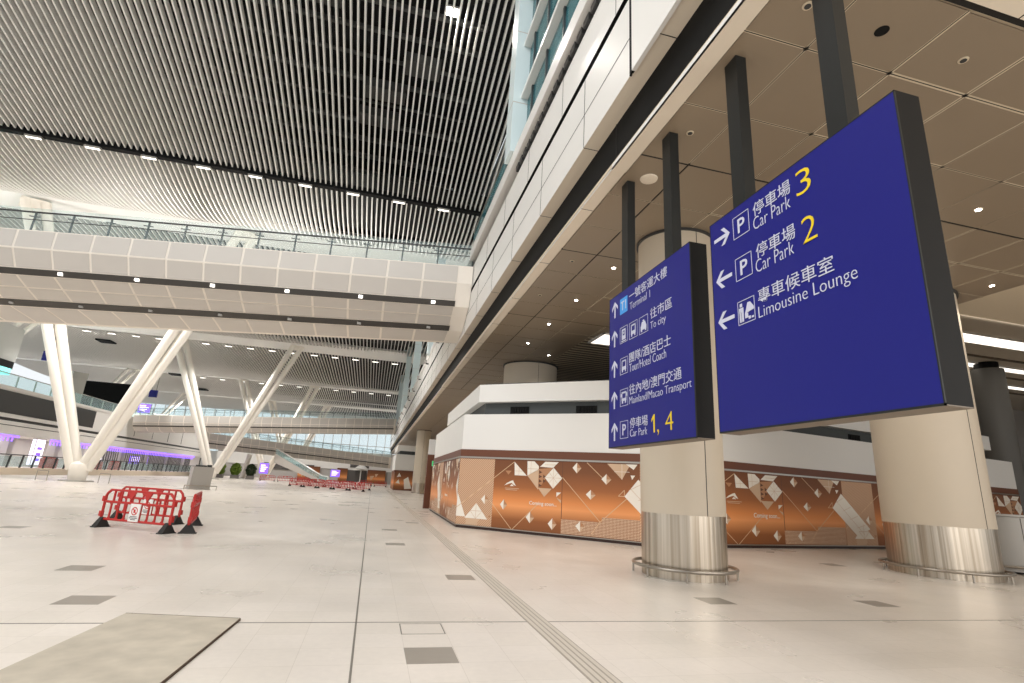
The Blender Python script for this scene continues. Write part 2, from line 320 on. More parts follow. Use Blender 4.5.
# light coves of the right ceiling
def light_trough(x0, x1, y0, y1, label, ZC=ZC):
    t = thing('ceiling_light_trough', label, 'ceiling light', ((x0 + x1) / 2, (y0 + y1) / 2, ZC - .02), group='light troughs in the right ceiling')
    m = MB(t.location); m.box((x0, y0, ZC - .04), (x1, y0 + .1, ZC + .05)); m.box((x0, y1 - .1, ZC - .04), (x1, y1, ZC + .05)); m.box((x0, y0, ZC - .04), (x0 + .1, y1, ZC + .05)); m.box((x1 - .1, y0, ZC - .04), (x1, y1, ZC + .05)); m.build('frame', 'white', t)
    m = MB(t.location); m.box((x0 + .1, y0 + .1, ZC - .012), (x1 - .1, y1 - .1, ZC + .01)); m.build('diffuser', 'lamp_soft', t)
light_trough(8.0, 14.5, 18.0, 19.6, 'long glowing ceiling trough above the hoarding, just behind the further sign')
light_trough(24, 47.5, 19.4, 20.7, 'nearest bright ceiling strip to the right of the nearer sign', ZH)
light_trough(27, 47.5, 23.6, 24.5, 'second bright ceiling strip to the right of the nearer sign', ZH)
light_trough(30, 47.5, 27.2, 28, 'third, thinner bright ceiling strip right of the nearer sign', ZH)

# downlights
def downlight(x, y, lit, label, r=.055):
    t = thing('ceiling_downlight', label, 'downlight', (x, y, ZC), group='downlights in the soffit panels')
    m = MB(t.location); m.lathe((x, y, ZC - .012), [(r * 1.5, 0), (r * 1.6, .01)], 20); m.build('trim_ring', 'seam_light', t)
    m = MB(t.location); m.lathe((x, y, ZC - .018), [(r, 0), (r, .012)], 16); m.build('lamp', 'lamp_hot' if lit else 'dark', t)
    if lit: spot('downlight_beam', (x, y, ZC - .05), 150 if x > 7.6 and y < 20 else 90, angle=130, size=.06)
for x, y, lit, lb in ((4.5, 4.11, 0, 'unlit downlight beside the nearest hanger post'), (4.5, 6.65, 0, 'unlit downlight between the two hanging signs, close to the fascia'), (7.08, 4.17, 0, 'unlit downlight right of the black ceiling hole'),
        (11.2, 6.87, 1, 'lit downlight to the right of the nearer sign'), (5.72, 12.22, 1, 'lit downlight left of the further sign, nearest of the row'), (5.72, 15.02, 1, 'second lit downlight of the row behind the further sign'),
        (5.73, 17.84, 1, 'third lit downlight of the row, further into the soffit'), (5.77, 20.79, 1, 'furthest lit downlight of the row along the soffit'), (7.25, 22.4, 1, 'lit downlight above the booth top, near the round column'),
        (4.51, 12.23, 0, 'tiny unlit ceiling fitting nearest the fascia edge'), (4.49, 15.04, 0, 'tiny unlit ceiling fitting further along the fascia edge')):
    downlight(x, y, lit, lb, .05 if lit else .04)
for x in (9.9, 12.7, 15.5):  # extra downlights, added to brighten the booth side
    downlight(x, 9.55, 1, 'added lit downlight in the soffit %s, above and behind the nearer sign' % {9.9: 'nearest the fascia', 12.7: 'in the middle', 15.5: 'furthest right'}[x], .05)
for x in (8.5, 11.3, 14.1):  # second added row, throws more light on the hoarding
    downlight(x, 12.35, 1, 'added lit downlight in front of the hoarding, %s of its row' % {8.5: 'leftmost', 11.3: 'middle one', 14.1: 'rightmost'}[x], .05)
m = MB((4.52, 8.09, ZC)); m.lathe((4.52, 8.09, ZC - .03), [(.10, 0), (.16, .006), (.17, .03)], 28)
tag(m.build('ceiling_speaker', 'cream'), 'round white speaker disc in the ceiling beside the rear hanger post', 'speaker')
m = MB((5.66, 4.13, ZC)); m.lathe((5.66, 4.13, ZC - .004), [(.085, 0), (.085, .006)], 24)
tag(m.build('ceiling_hole', 'black'), 'round black opening in the ceiling right of the nearest post', 'ceiling opening')

# facade above the soffit, running along the hall
YE = 139
fx = MB()
def strip(x0, z0, x1, z1, mi, y0=-4, y1=YE): fx.face([(x0, y0, z0), (x0, y1, z0), (x1, y1, z1), (x1, y0, z1)], mi)
strip(3.99, ZC, 3.72, ZC, 1); strip(3.72, ZC, 3.72, ZC + .05, 0); strip(3.72, ZC + .05, 3.8, ZC + .05, 0)
strip(3.8, ZC + .05, 3.8, 8.5, 2); strip(3.8, 8.5, 3.47, 8.5, 1); strip(3.47, 8.5, 3.47, 10.22, 0)
strip(3.47, 10.22, 3.75, 10.22, 2); strip(3.75, 10.22, 3.75, 10.42, 2); strip(3.75, 10.42, 3.47, 10.42, 2); strip(3.47, 10.42, 3.47, 11.55, 0)
fx.box((3.99, -4, ZC + .04), (4.3, YE, 12), 2)
# panel joints
for k in range(46):
    y = -.2 + k * 3.03 + (.0 if k else 0)
    fx.box((3.463, y, 8.5), (3.468, y + .014, 10.22), 3); fx.box((3.463, y + 1.5, 10.42), (3.468, y + 1.512, 11.55), 3); fx.box((3.47, y, 8.494), (3.8, y + .014, 8.498), 3)
    fx.box((3.72, y + .7, ZC - .004), (3.99, y + .715, ZC - .001), 3)
fx.box((3.464, -4, 9.3), (3.468, YE, 9.312), 3)
# expansion joint and thicker near panels
fx.box((3.40, -4, 8.42), (3.47, 6.6, 10.2), 0); fx.box((3.42, 6.6, 8.44), (3.47, 6.68, 10.25), 2); fx.box((3.44, 6.72, 8.45), (3.475, 6.76, 10.25), 2)
fx.box((3.70, -4, ZC - .03), (3.99, 8.0, ZC), 1); fx.box((3.715, -4, ZC - .03), (3.70, 8.0, ZC + .07), 0)
fx.box((3.79, 8.0, ZC + .05), (3.805, 8.03, 8.5), 3)
struct(fx, 'wall_right', ['white', 'cream', 'black', 'seam_dark'])

# ledge beam and window wall above the facade
lb = MB(); lb.box((3.15, -4, 11.55), (3.6, 7.4, 12.4)); lb.box((3.28, 7.4, 11.85), (7.0, 26, 12.35)); lb.box((3.4, 26, 11.55), (7.0, YE, 12.0))
struct(lb, 'trim_1', 'white')
lb = MB()
for k in range(16):
    y = 8.2 + k * .42; lb.box((3.40, y, 11.6), (3.52, y + .3, 11.78))
struct(lb, 'trim_2', 'dark')
wb = thing('window_1', 'tall teal window wall above the white facade ledge', 'window', (3.6, 5, 12.4)); wb['kind'] = 'structure'
m = MB(wb.location); m.box((3.66, -4, 12.41), (3.68, 14.78, 26)); m.build('glass_pane', 'glass_teal', wb)
m = MB(wb.location)
for z in (14.5, 16.7, 18.9, 21.1, 23.3): m.box((3.42, -4, z), (3.7, 14.78, z + .16))
m.build('transom', 'white', wb)
m = MB(wb.location)
for k in range(12):
    y = -3 + k * 1.55; m.box((3.6, y, 12.41), (3.72, y + .1, 26))
m.build('mullion', 'mullion', wb)
m = MB(wb.location); m.box((4.6, -4, 12.2), (4.7, 14.78, 26)); m.build('blind', 'mullion', wb)
for i, (y, lab) in enumerate(((14.8, 0), (42, 0), (62, 0), (84, 0), (106, 0))):
    m = MB(); m.box((3.15, y, 12.36 if i == 0 else 11.6), (3.93, y + .8, 27)); 
    for z in (14.3, 17.3, 20.3, 23.3): m.box((3.145, y - .006, z), (3.935, y + .806, z + .03), 1)
    struct(m, 'trim_%d' % (3 + i), ['pale', 'perf'])
m = MB(); m.box((7.0, 15.4, 11), (7.3, YE, 28)); struct(m, 'wall_right_upper', 'pale')
gb = thing('glass_parapet', 'teal-edged glass parapet on top of the white facade', 'glass parapet', (3.1, 20, 12))
m = MB(gb.location); m.box((3.3, 15.7, 12.4), (3.33, 22.4, 13.0)); m.build('glass_pane', 'glass_teal', gb)
m = MB(gb.location); m.box((3.27, 15.7, 13.0), (3.36, 22.4, 13.05)); m.box((3.28, 15.7, 12.35), (3.36, 22.4, 12.4)); m.build('top_rail', 'rail', gb)
for k in range(9):
    y = 36 + k * 7.5
    t = thing('wall_floodlight', 'small bracket floodlight on the white facade, %s beyond the near bridge' % ORD[k], 'floodlight', (3.4, y, 11.3), group='bracket floodlights along the facade')
    m = MB(t.location); m.box((3.25, y - .05, 11.0), (3.47, y + .05, 11.1)); m.build('bracket', 'dark', t)
    m = MB(t.location); m.box((3.1, y - .2, 11.1), (3.3, y + .2, 11.35)); m.build('lamp_head', 'shoe', t)

# ================================================================== HALL ROOF (slatted waves)
waves = [
    [(8, 25.2), (13, 24.4), (18, 23.5), (26, 21.7), (33.0, 20.15)],
    [(33.4, 20.05), (36, 19.55), (38.5, 19.4), (41, 19.7), (43.5, 20.8), (46, 22.6)],
    [(52, 23.0), (60, 22.3), (72, 20.9), (80, 20.3), (83, 20.5), (86, 21.5)],
    [(90, 21.0), (100, 20.5), (112, 19.9), (121, 20.2), (124, 21.0)],
    [(126, 20.8), (140, 20.0), (152, 20.0), (156, 20.5)],
    [(158, 20.4), (175, 20.0), (190, 20.2)],
]
def smooth_prof(p, k=4):
    out = []
    for i in range(len(p) - 1):
        p0 = p[max(i - 1, 0)]; p1 = p[i]; p2 = p[i + 1]; p3 = p[min(i + 2, len(p) - 1)]
        for j in range(k):
            t = j / k; f = lambda a, b, c, d: .5 * (2 * b + (c - a) * t + (2 * a - 5 * b + 4 * c - d) * t * t + (3 * b - a - 3 * c + d) * t ** 3)
            out.append((f(p0[0], p1[0], p2[0], p3[0]), f(p0[1], p1[1], p2[1], p3[1])))
    return out + [p[-1]]
for wi, p in enumerate(waves):
    pr = smooth_prof(p); m = MB(); step = .335 if wi < 2 else .5; x = 6.4; dep = .34
    th = .085
    while x > -76:
        for i in range(len(pr) - 1):
            (y0, z0), (y1, z1) = pr[i], pr[i + 1]
            m.hexa([(x, y0, z0), (x + th, y0, z0), (x + th, y1, z1), (x, y1, z1), (x, y0, z0 + dep), (x + th, y0, z0 + dep), (x + th, y1, z1 + dep), (x, y1, z1 + dep)])
        x -= step
    struct(m, 'ceiling_slats', 'slat')
m = MB()
m.box((-80, 6, 28.2), (7.0, 196, 28.5), 0)
for wi, p in enumerate(waves):
    if wi == 0: continue
    for (y0, z0), (y1, z1) in zip(smooth_prof(p)[:-1], smooth_prof(p)[1:]):
        m.face([(-80, y0, z0 + 1.6), (7.0, y0, z0 + 1.6), (7.0, y1, z1 + 1.6), (-80, y1, z1 + 1.6)], 0)
random.seed(3)
for k in range(22):
    y = 10 + k * 1.6; z = 27.6 - .22 * (y - 10) * .8; m.box((-60, y, z), (3.2, y + random.uniform(.06, .3), z + random.uniform(.1, .3)), 1)
for k in range(26):
    x = -36 + k * 1.5; m.box((x, 9, 27.3), (x + random.uniform(.1, .35), 33, 27.6), 0)
for x, y, w in ((-3.2, 27, 2.4), (-1.0, 24.4, 2.0), (-6, 21, 1.8), (-3.6, 29.6, 2.6), (-12, 25, 2)): m.box((x, y, 23.6), (x + w, y + 1.1, 24.2), 1)
struct(m, 'ceiling_deck', ['void', 'duct'])
# white soffit bands between the waves
m = MB()
for (a, b) in (((46, 22.7), (52, 22.9)), ((85.6, 21.6), (90.2, 20.95)), ((124, 21.05), (126, 20.75)), ((155.8, 20.55), (158, 20.35))):
    m.hexa([(-80, a[0], a[1]), (6.8, a[0], a[1]), (6.8, b[0], b[1]), (-80, b[0], b[1]), (-80, a[0], a[1] + .3), (6.8, a[0], a[1] + .3), (6.8, b[0], b[1] + .3), (-80, b[0], b[1] + .3)])
struct(m, 'ceiling_bands', 'white_matt')
m = MB(); m.box((-80, 33.0, 19.98), (6.8, 33.4, 20.4)); struct(m, 'ceiling_slot', 'black')
def lamp(name, x, y, z, w, d, label, group, mt='lamp'):
    t = thing(name, label, 'ceiling light', (x, y, z), group=group)
    q = MB(t.location); q.box((x - w / 2 - .06, y - d / 2 - .05, z), (x + w / 2 + .06, y + d / 2 + .05, z + .12)); q.build('housing', 'shoe', t)
    q = MB(t.location); q.box((x - w / 2, y - d / 2, z - .02), (x + w / 2, y + d / 2, z + .01)); q.build('lamp', mt, t)
    return t
for k in range(9):
    lamp('slot_light', 2.6 - k * 3.05, 33.2, 19.84, .75, .14, 'slim white lamp in the dark ceiling slot, %s from the facade end' % ORD[k], 'lamps in the dark ceiling slot')
for k in range(15):
    lamp('soffit_light', 1.5 - k * 3.3, 90.6, 20.6, 1.0, .35, 'bright lamp on the far edge of the white roof band, %s from the facade' % ORD[k], 'lamps along the white roof band')
for k in range(12):
    lamp('soffit_light', 1.5 - k * 4.0, 126.4, 20.45, 1.0, .5, 'small lamp on the thinner second roof band, %s from the facade' % ORD[k], 'lamps along the second roof band')
t = lamp('high_bay_light', 1.1, 21.0, 24.0, .55, .45, 'brilliant white lamp glaring above the slats at the top', 'glaring lamps above the slats', 'lamp_hot')
spot('high_bay_beam', (1.1, 21.0, 23.7), 900, angle=150)
lamp('high_bay_light', -4.0, 19.3, 24.9, .4, .4, 'smaller glaring lamp above the slats at the top edge', 'glaring lamps above the slats', 'lamp_hot')
for x, y, z, w in ((-46, 96, 20.6, 2.2), (-43.5, 121, 20.0, 2.4), (-44, 140, 19.8, 2.6)):
    q = MB((x, y, z)); q.box((x, y, z - .12), (x + w, y + 2.2, z + .1)); tag(q.build('roof_hatch', 'black'), {96: 'black square opening in the slatted roof, nearest one behind the left slanted columns', 121: 'black square opening in the roof, in the middle', 140: 'furthest black opening in the slatted roof'}[y], 'roof opening')

# ================================================================== SLANTED V COLUMNS
def tube_pair(name, foot, top, r, gap, t):
    m = MB(t.location); f = Vector(foot); p = Vector(top); 
    side = Vector((gap, gap * .35, 0))
    for s in (-1, 1): m.tube(f + side * s * .3, p + side * s, r * .95, r, 16)
    m.obox(p + Vector((0, 0, -.3)), side * 1.3, Vector((0, r * .5, 0)), Vector((0, 0, .45)))
    return m.build(name, 'truss', t, True)
def vcolumn(y, xf, xl, xr, zt, label, r=.36, foot=True):
    t = thing('slanted_column', label, 'slanted column', (xf, y, 0), group='slanted tube columns holding the roof')
    zf = .9
    tube_pair('left_arm', (xf - .3, y, zf), (xl, y, zt), r, .62, t); tube_pair('right_arm', (xf + .3, y, zf), (xr, y, zt), r, .62, t)
    m = MB(t.location); m.lathe((xf, y, 0), [(1.1, 0), (1.1, .1)], 28); m.build('base_plate', 'shoe', t)
    m = MB(t.location); m.lathe((xf, y, .1), [(.55, 0), (.6, .3), (.68, .9), (.6, 1.2), (.3, 1.4)], 24); m.build('cast_shoe', 'truss', t, True)
    return t
vcolumn(48.5, -21.9, -30.2, -13.6, 22.4, 'thickest slanted twin-tube column, standing left behind the red barrier', .37)
vcolumn(88, -22.9, -31.4, -14.1, 21.3, 'second slanted twin-tube column, its foot beside the grey kiosk', .42)
vcolumn(123.5, -22.0, -29.8, -14.6, 20.9, 'third slanted column from the front, seen through the far bridges', .42)
vcolumn(157, -22, -29.5, -14.5, 20.4, 'furthest slanted column, mostly hidden by the far bridges', .42)
for y, lab in ((88, 'slanted twin tube strut at the far left, under the near bridge'), (123.5, 'slanted twin tube strut rising from the upper left floor to the roof'), (157, 'short far slanted strut above the upper left balcony')):
    t = thing('roof_strut', lab, 'roof strut', (-56, y, 8.5)); 
    tube_pair('tube_pair', (-59, y, 8.6), (-50.5, y, 21), .34, .75, t)
for x, y in ((-23.4, 46.9), (-19.4, 46.9)):
    q = MB((x, y, 0)); q.path([(x - .35, y, 0), (x - .35, y, .7), (x + .35, y, .7), (x + .35, y, 0)], .03)
    tag(q.build('hoop_rail', 'rail'), 'small steel hoop rail to the %s of the nearest slanted column foot' % ('left' if x < -21 else 'right'), 'hoop rail')
t = thing('prop_leg', 'slim white leaning prop under the lower far bridge', 'prop', (-23.9, 112.5, 0))
q = MB(t.location); q.tube((-23.9, 112.5, 0.1), (-23.3, 112.5, 4.5), .45, .42, 14); q.build('tube', 'truss', t, True)
q = MB(t.location); q.box((-24.5, 111.9, 0), (-23.3, 113.1, .1)); q.build('base_plate', 'shoe', t)

# ================================================================== BRIDGES
def bridge(name, label, TR, TL, BR, BL, zt_r, zt_l, zb_r, zb_l, ncol, prof, slots, rail=True, posts=None, width=4.0, plain=.3, lamps=True):
    """TR/TL: near top edge ends, BR/BL: near bottom edge ends (plan); prof: (s, f) horizontal and vertical fractions from top to bottom."""
    t = thing(name, label, 'footbridge', (TR[0], TR[1], zb_r), group='footbridges across the hall')
    TR, TL, BR, BL = map(Vector, (TR, TL, BR, BL))
    def P(u, s, f, out=0.):
        a = TR.lerp(TL, u); b = BR.lerp(BL, u); p = a.lerp(b, s); z = lerp(lerp(zt_r, zt_l, u), lerp(zb_r, zb_l, u), f)
        n = Vector((0, -(1 - .6 * s), -s)).normalized() * out
        return (p.x, p.y + n.y, z + n.z)
    US = [0] + [(plain + k) / (ncol + plain) for k in range(ncol + 1)]; m = MB(t.location)
    for i in range(len(prof) - 1):
        for k in range(ncol + 1): m.face([P(US[k], *prof[i]), P(US[k + 1], *prof[i]), P(US[k + 1], *prof[i + 1]), P(US[k], *prof[i + 1])])
    # deck, underside and end caps
    def Bk(u, z):
        b = BR.lerp(BL, u); return (b.x, b.y + (width if z > (zt(u) + zb(u)) / 2 else .25), z)
    zt = lambda u: lerp(zt_r, zt_l, u); zb = lambda u: lerp(zb_r, zb_l, u)
    m.face([P(0, 1, 1), P(1, 1, 1), Bk(1, zb(1)), Bk(0, zb(0))]); m.face([P(0, 0, 0), P(1, 0, 0), Bk(1, zt(1)), Bk(0, zt(0))]); m.face([Bk(0, zb(0)), Bk(1, zb(1)), Bk(1, zt(1)), Bk(0, zt(0))])
    for u in (0, 1): m.face([P(u, *q) for q in prof] + [Bk(u, zb(u)), Bk(u, zt(u))])
    m.build('cladding', 'perf_seam', t)
    m = MB(t.location)
    for i in range(len(prof) - 1):
        if i in slots: continue
        for k in range(ncol):
            g = .045; a, b = prof[i], prof[i + 1]; gv = .05
            u0, u1 = (plain + k + g * .7) / (ncol + plain), (plain + k + 1 - g * .7) / (ncol + plain)
            q0 = (lerp(a[0], b[0], gv), lerp(a[1], b[1], gv)); q1 = (lerp(a[0], b[0], 1 - gv), lerp(a[1], b[1], 1 - gv))
            m.face([P(u0, *q0, .015), P(u1, *q0, .015), P(u1, *q1, .015), P(u0, *q1, .015)])
    m.build('perforated_panels', 'perf', t)
    for i in slots:
        m = MB(t.location)
        
        for k in range(1, ncol + 1): m.face([P(US[k], *prof[i], .02), P(US[k + 1], *prof[i], .02), P(US[k + 1], *prof[i + 1], .02), P(US[k], *prof[i + 1], .02)])
        m.build('light_slot', 'slotdark', t)
        if lamps:
            k = plain + .6
            while k < ncol:
                c = Vector(P(k / ncol, (prof[i][0] + prof[i + 1][0]) / 2, (prof[i][1] + prof[i + 1][1]) / 2, .03)); q = MB(t.location)
                q.obox(c, (.09, 0, 0), (0, .05, 0), (0, 0, .06)); q.build('spotlight', 'lamp' if i == slots[0] else 'shoe', t); k += 2
    if rail:
        m = MB(t.location); off = .25
        def G(u, z): p = TR.lerp(TL, u); return (p.x, p.y + off, lerp(zt_r, zt_l, u) + z)
        m.face([G(0, 0), G(1, 0), G(1, 1.2), G(0, 1.2)]); m.build('glass_balustrade', 'glass', t)
        m = MB(t.location); n = posts or ncol; m.bar(G(0, 1.0), G(1, 1.0), .06, .06); m.bar(G(0, .62), G(1, .62), .03, .03); m.build('handrail', 'dark', t)
        for k in range(n + 1):
            q = MB(t.location); a = Vector(G(k / n, 0)); q.bar(a + Vector((0, .06, 0)), a + Vector((0, .1, 1.0)), .07, .05); q.obox(a + Vector((0, .05, .8)), (.2, 0, 0), (0, .02, 0), (0, 0, .02)); q.build('post', 'dark', t)
    return t
prof1 = [(0, 0), (0, .305), (.1, .575), (.135, .66), (.3, .765), (.49, .868), (.585, .928), (1, 1)]
bridge('footbridge', 'large near footbridge with grey panels and two dark light slots crossing overhead', (3.45, 22.75), (-31.3, 28.95), (3.45, 26.0), (-31.3, 36.1), 11.45, 11.45, 8.56, 8.56, 21, prof1, [2, 5], plain=.4)
prof2 = [(0, 0), (.05, .45), (.15, .62), (.2, .7), (.6, .95), (1, 1)]
bridge('footbridge', 'far footbridge with dashed dark slot, upper one of the two behind the slanted columns', (3.4, 106), (-35.3, 89.5), (3.4, 107.5), (-35.0, 91.5), 12.9, 8.5, 10.0, 6.1, 26, prof2, [2], posts=20, lamps=False)
bridge('footbridge', 'lowest far footbridge, sloping below the other one beside the escalator', (3.4, 113), (-31.8, 110), (3.4, 114.5), (-31.8, 111.5), 5.7, 7.9, 3.5, 5.1, 24, prof2, [2], posts=18, lamps=False)

# ================================================================== LEFT SIDE BUILDING
m = MB()
m.box((-36.6, 40, 3.9), (-36.0, 127, 5.0), 0); m.box((-36.5, 40, 5.0), (-36.15, 127, 5.3), 1); m.box((-36.6, 40, 5.3), (-36.0, 127, 5.55), 0)
m.box((-36.02, 40, 4.55), (-35.99, 127, 4.62), 1)
m.box((-36.4, 40, 5.55), (-36.05, 127, 8.0), 0); m.box((-36.05, 40, 5.7), (-36.0, 80.3, 7.85), 1); m.box((-36.5, 40, 8.0), (-35.9, 127, 8.3), 0)
m.box((-62, 40, 8.1), (-36.3, 127, 8.25), 0)
for y in (86, 93, 100, 107, 114): m.box((-36.04, y, 5.55), (-35.995, y + .05, 8), 1)
struct(m, 'wall_left', ['white_matt', 'dark'])
m = MB(); m.box((-62.5, 40, 8.2), (-62, 127, 13), 0); m.box((-62, 90, 8.3), (-61.8, 124, 12), 1); m.box((-58, 40, 12.6), (-44, 76, 16.8), 0); m.box((-58, 40, 10.9), (-43.6, 75, 11.7), 2); m.box((-62, 40, 16.8), (-50, 76, 21), 0); m.box((-44.4, 40, 11.7), (-43.8, 75.5, 12.6), 1); m.box((-55, 115, 8.3), (-46.5, 115.4, 16.2), 1)
m.box((-62, 127, 0), (-36, 128, 12), 0)
struct(m, 'wall_left_upper', ['white_matt', 'black', 'cyan_glow'])
t = thing('glass_balustrade', 'long glass balustrade with pale posts along the upper left balcony', 'balustrade', (-36, 60, 8.3))
q = MB(t.location); q.box((-36.02, 42, 8.3), (-35.98, 126, 9.45)); q.build('glass_pane', 'glass', t)
q = MB(t.location); q.box((-36.06, 42, 9.45), (-35.94, 126, 9.52)); q.build('handrail', 'rail', t)
for k in range(28):
    q = MB(t.location); y = 42.5 + k * 3; q.box((-36.15, y, 8.3), (-36.03, y + .08, 9.4)); q.build('post', 'rail', t)
q = MB((-38.6, 79, 8.32)); q.lathe((-38.6, 79, 8.32), [(1.1, 0), (1.1, 3.4), (1.2, 3.45), (1.2, 4.2)], 4); q2 = q.build('balcony_kiosk', 'kiosk_side'); tag(q2, 'pale square kiosk pillar on the upper left balcony behind the slanted column', 'kiosk')
# shops on the ground floor left
m = MB(); m.box((-42, 40, 0), (-41.7, 127, 3.9), 0); m.box((-42, 40, 3.7), (-36, 127, 3.9), 1)
for y in (48, 56, 66, 74.5, 83, 92, 101, 110, 119): m.box((-37.4, y, 0), (-36.6, y + .9, 3.7), 0)
for k in range(60):
    y = 84 + k * .68; m.box((-37.0, y, 0), (-36.85, y + .12, 3.6), 2)
struct(m, 'wall_left_shops', ['shop', 'white_matt', 'shop_dark'])
for y0, y1, lab in ((50, 66.5, 'purple lit fascia strip over the leftmost shopfront'), (72.5, 82, 'purple lit fascia strip between the two upright lit signs'), (84.5, 124, 'long purple lit fascia over the finned shopfront on the left')):
    q = MB((-36.2, y0, 3.5)); q.box((-36.35, y0, 3.44), (-36.1, y1, 3.66)); 
    for k in range(int((y1 - y0) / .68)): q.box((-36.3, y0 + k * .68, 3.05), (-36.2, y0 + k * .68 + .12, 3.44))
    tag(q.build('light_fascia', 'purple'), lab, 'lit fascia')
for y, lab in ((69.0, 'upright white-purple lit sign beside the nearest slanted column'), (82.6, 'upright white-purple lit sign at the start of the finned shopfront')):
    t = thing('lit_totem', lab, 'lit sign', (-36, y, .8)); q = MB(t.location); q.box((-36.2, y, .7), (-35.8, y + 1.7, 3.6)); q.build('case', 'shoe', t)
    q = MB(t.location); q.box((-35.8, y + .08, .8), (-35.77, y + 1.62, 3.5), 0); q.box((-35.85, y - .02, .8), (-36.15, y, 3.5), 0)
    for k in range(3): q.box((-35.77, y + .4, 1.2 + k * .6), (-35.76, y + 1.3, 1.5 + k * .6), 1)
    q.build('screen', ['screen_text', 'screen'], t)
def screen(name, c, w, h, axis, label, z0=0, stand=False, mt='screen', nbar=4):
    t = thing(name, label, 'screen', c); x, y, z = c
    q = MB(t.location); q.box((x - w / 2, y, z), (x + w / 2, y + .25, z + h)); q.build('case', 'shoe', t)
    q = MB(t.location); q.box((x - w / 2 + .06, y - .02, z + .06), (x + w / 2 - .06, y, z + h - .06), 0)
    for k in range(nbar):
        zz = z + h * (.2 + .18 * k); q.box((x - w * .36, y - .03, zz), (x + w * (.1 + .12 * (k % 3)), y - .02, zz + h * .08), 1)
    q.build('screen', [mt, 'screen_text'], t)
    if stand: q = MB(t.location); q.box((x - w / 3, y + .02, 0), (x + w / 3, y + .22, z)); q.build('stand', 'shoe', t)
    return t
screen('wall_screen', (-38.6, 67, 2.0), 3.4, 1.6, 0, 'purple screen in the leftmost shopfront behind the railing')
screen('wall_screen', (-38.4, 103, 1.4), 3.0, 1.4, 0, 'blue-purple screen inside the finned shopfront on the left')
screen('hanging_screen', (-37.8, 99, 9.6), 1.9, 1.6, 0, 'purple screen above the upper left balcony')
screen('floor_screen', (-18.1, 100, 1.1), 1.5, 1.8, 0, 'purple standing screen behind the foot of the second slanted column', stand=True)
screen('floor_screen', (-8.7, 136.5, 1.1), 2.2, 1.7, 0, 'pale purple screen on the far wall above the red barriers', stand=True)
def blue_sign(c, w, h, label):
    t = thing('small_hanging_sign', label, 'hanging sign', c); x, y, z = c
    q = MB(t.location); q.box((x - w / 2, y, z), (x + w / 2, y + .3, z + h)); q.build('panel', 'sign_blue', t)
    for s in (-1, 1): q = MB(t.location); q.box((x + s * w * .3 - .05, y + .1, z + h), (x + s * w * .3 + .05, y + .2, z + h + 6)); q.build('hanger_rod', 'rail', t)
blue_sign((-44.2, 82, 14.2), 1.1, 1.3, 'small blue hanging sign high on the left behind the slanted column')
blue_sign((-37.8, 101, 12.6), 1.2, 1.2, 'small blue hanging sign above the purple balcony screen')
# railing and plinth in front of the shops
m = MB(); m.box((-34, 42, 0), (-31, 124, .6)); struct(m, 'trim_20', 'plinth')
t = thing('guard_railing', 'long guard railing on the beige plinth in front of the left shops', 'railing', (-31.2, 70, .6))
q = MB(t.location); q.path([(-31.2, 42, 1.72), (-31.2, 124, 1.72)], .05); q.build('top_rail', 'dark', t)
q = MB(t.location); q.box((-31.22, 42, .7), (-31.19, 124, 1.6)); q.build('glass_pane', 'glass', t)
for k in range(46):
    q = MB(t.location); y = 42.5 + k * 1.8; q.bar((-31.2, y, .6), (-31.1, y, 1.7), .1, .14); q.build('post', 'dark', t)

# ================================================================== FAR END
m = MB(); m.box((-75, 196, 0), (6, 196.5, 7), 0); m.box((-75, 196, 21.5), (7, 196.5, 29), 0)
struct(m, 'wall_back', ['white_matt'])
t = thing('window_2', 'bright far window wall at the end of the hall', 'window', (-30, 196, 7)); t['kind'] = 'structure'
q = MB(t.location); q.box((-75, 196.2, 7), (6, 196.25, 21.5)); q.build('glass_pane', 'glass_wall', t)
q = MB(t.location)
for k in range(28): q.box((-75 + k * 3, 196, 7), (-74.8 + k * 3, 196.4, 21.5))
q.box((-75, 196, 12), (6, 196.4, 12.2)); q.build('mullion', 'white', t)
m = MB(); m.box((-36, 140, 0), (11, 140.6, 3.0), 0); m.box((-36, 139.7, 3.0), (11, 140.6, 7.4), 1); m.box((-36, 139.65, 5.6), (4, 139.7, 6.1), 2); m.box((-26, 139.6, 2.2), (-14, 139.7, 3.6), 2)
m.box((-5.6, 139.5, 3.6), (-1, 139.7, 6.2), 2); m.box((-6, 139.6, .2), (-1.5, 139.7, 3.0), 2)
struct(m, 'wall_far_shops', ['shop', 'white_matt', 'shop_dark'])
t = thing('escalator', 'white-sided escalator rising to the left at the far end of the hall', 'escalator', (-9, 104, 0))
A, B2 = Vector((-17.2, 103, 4.3)), Vector((-9.0, 103, .1))
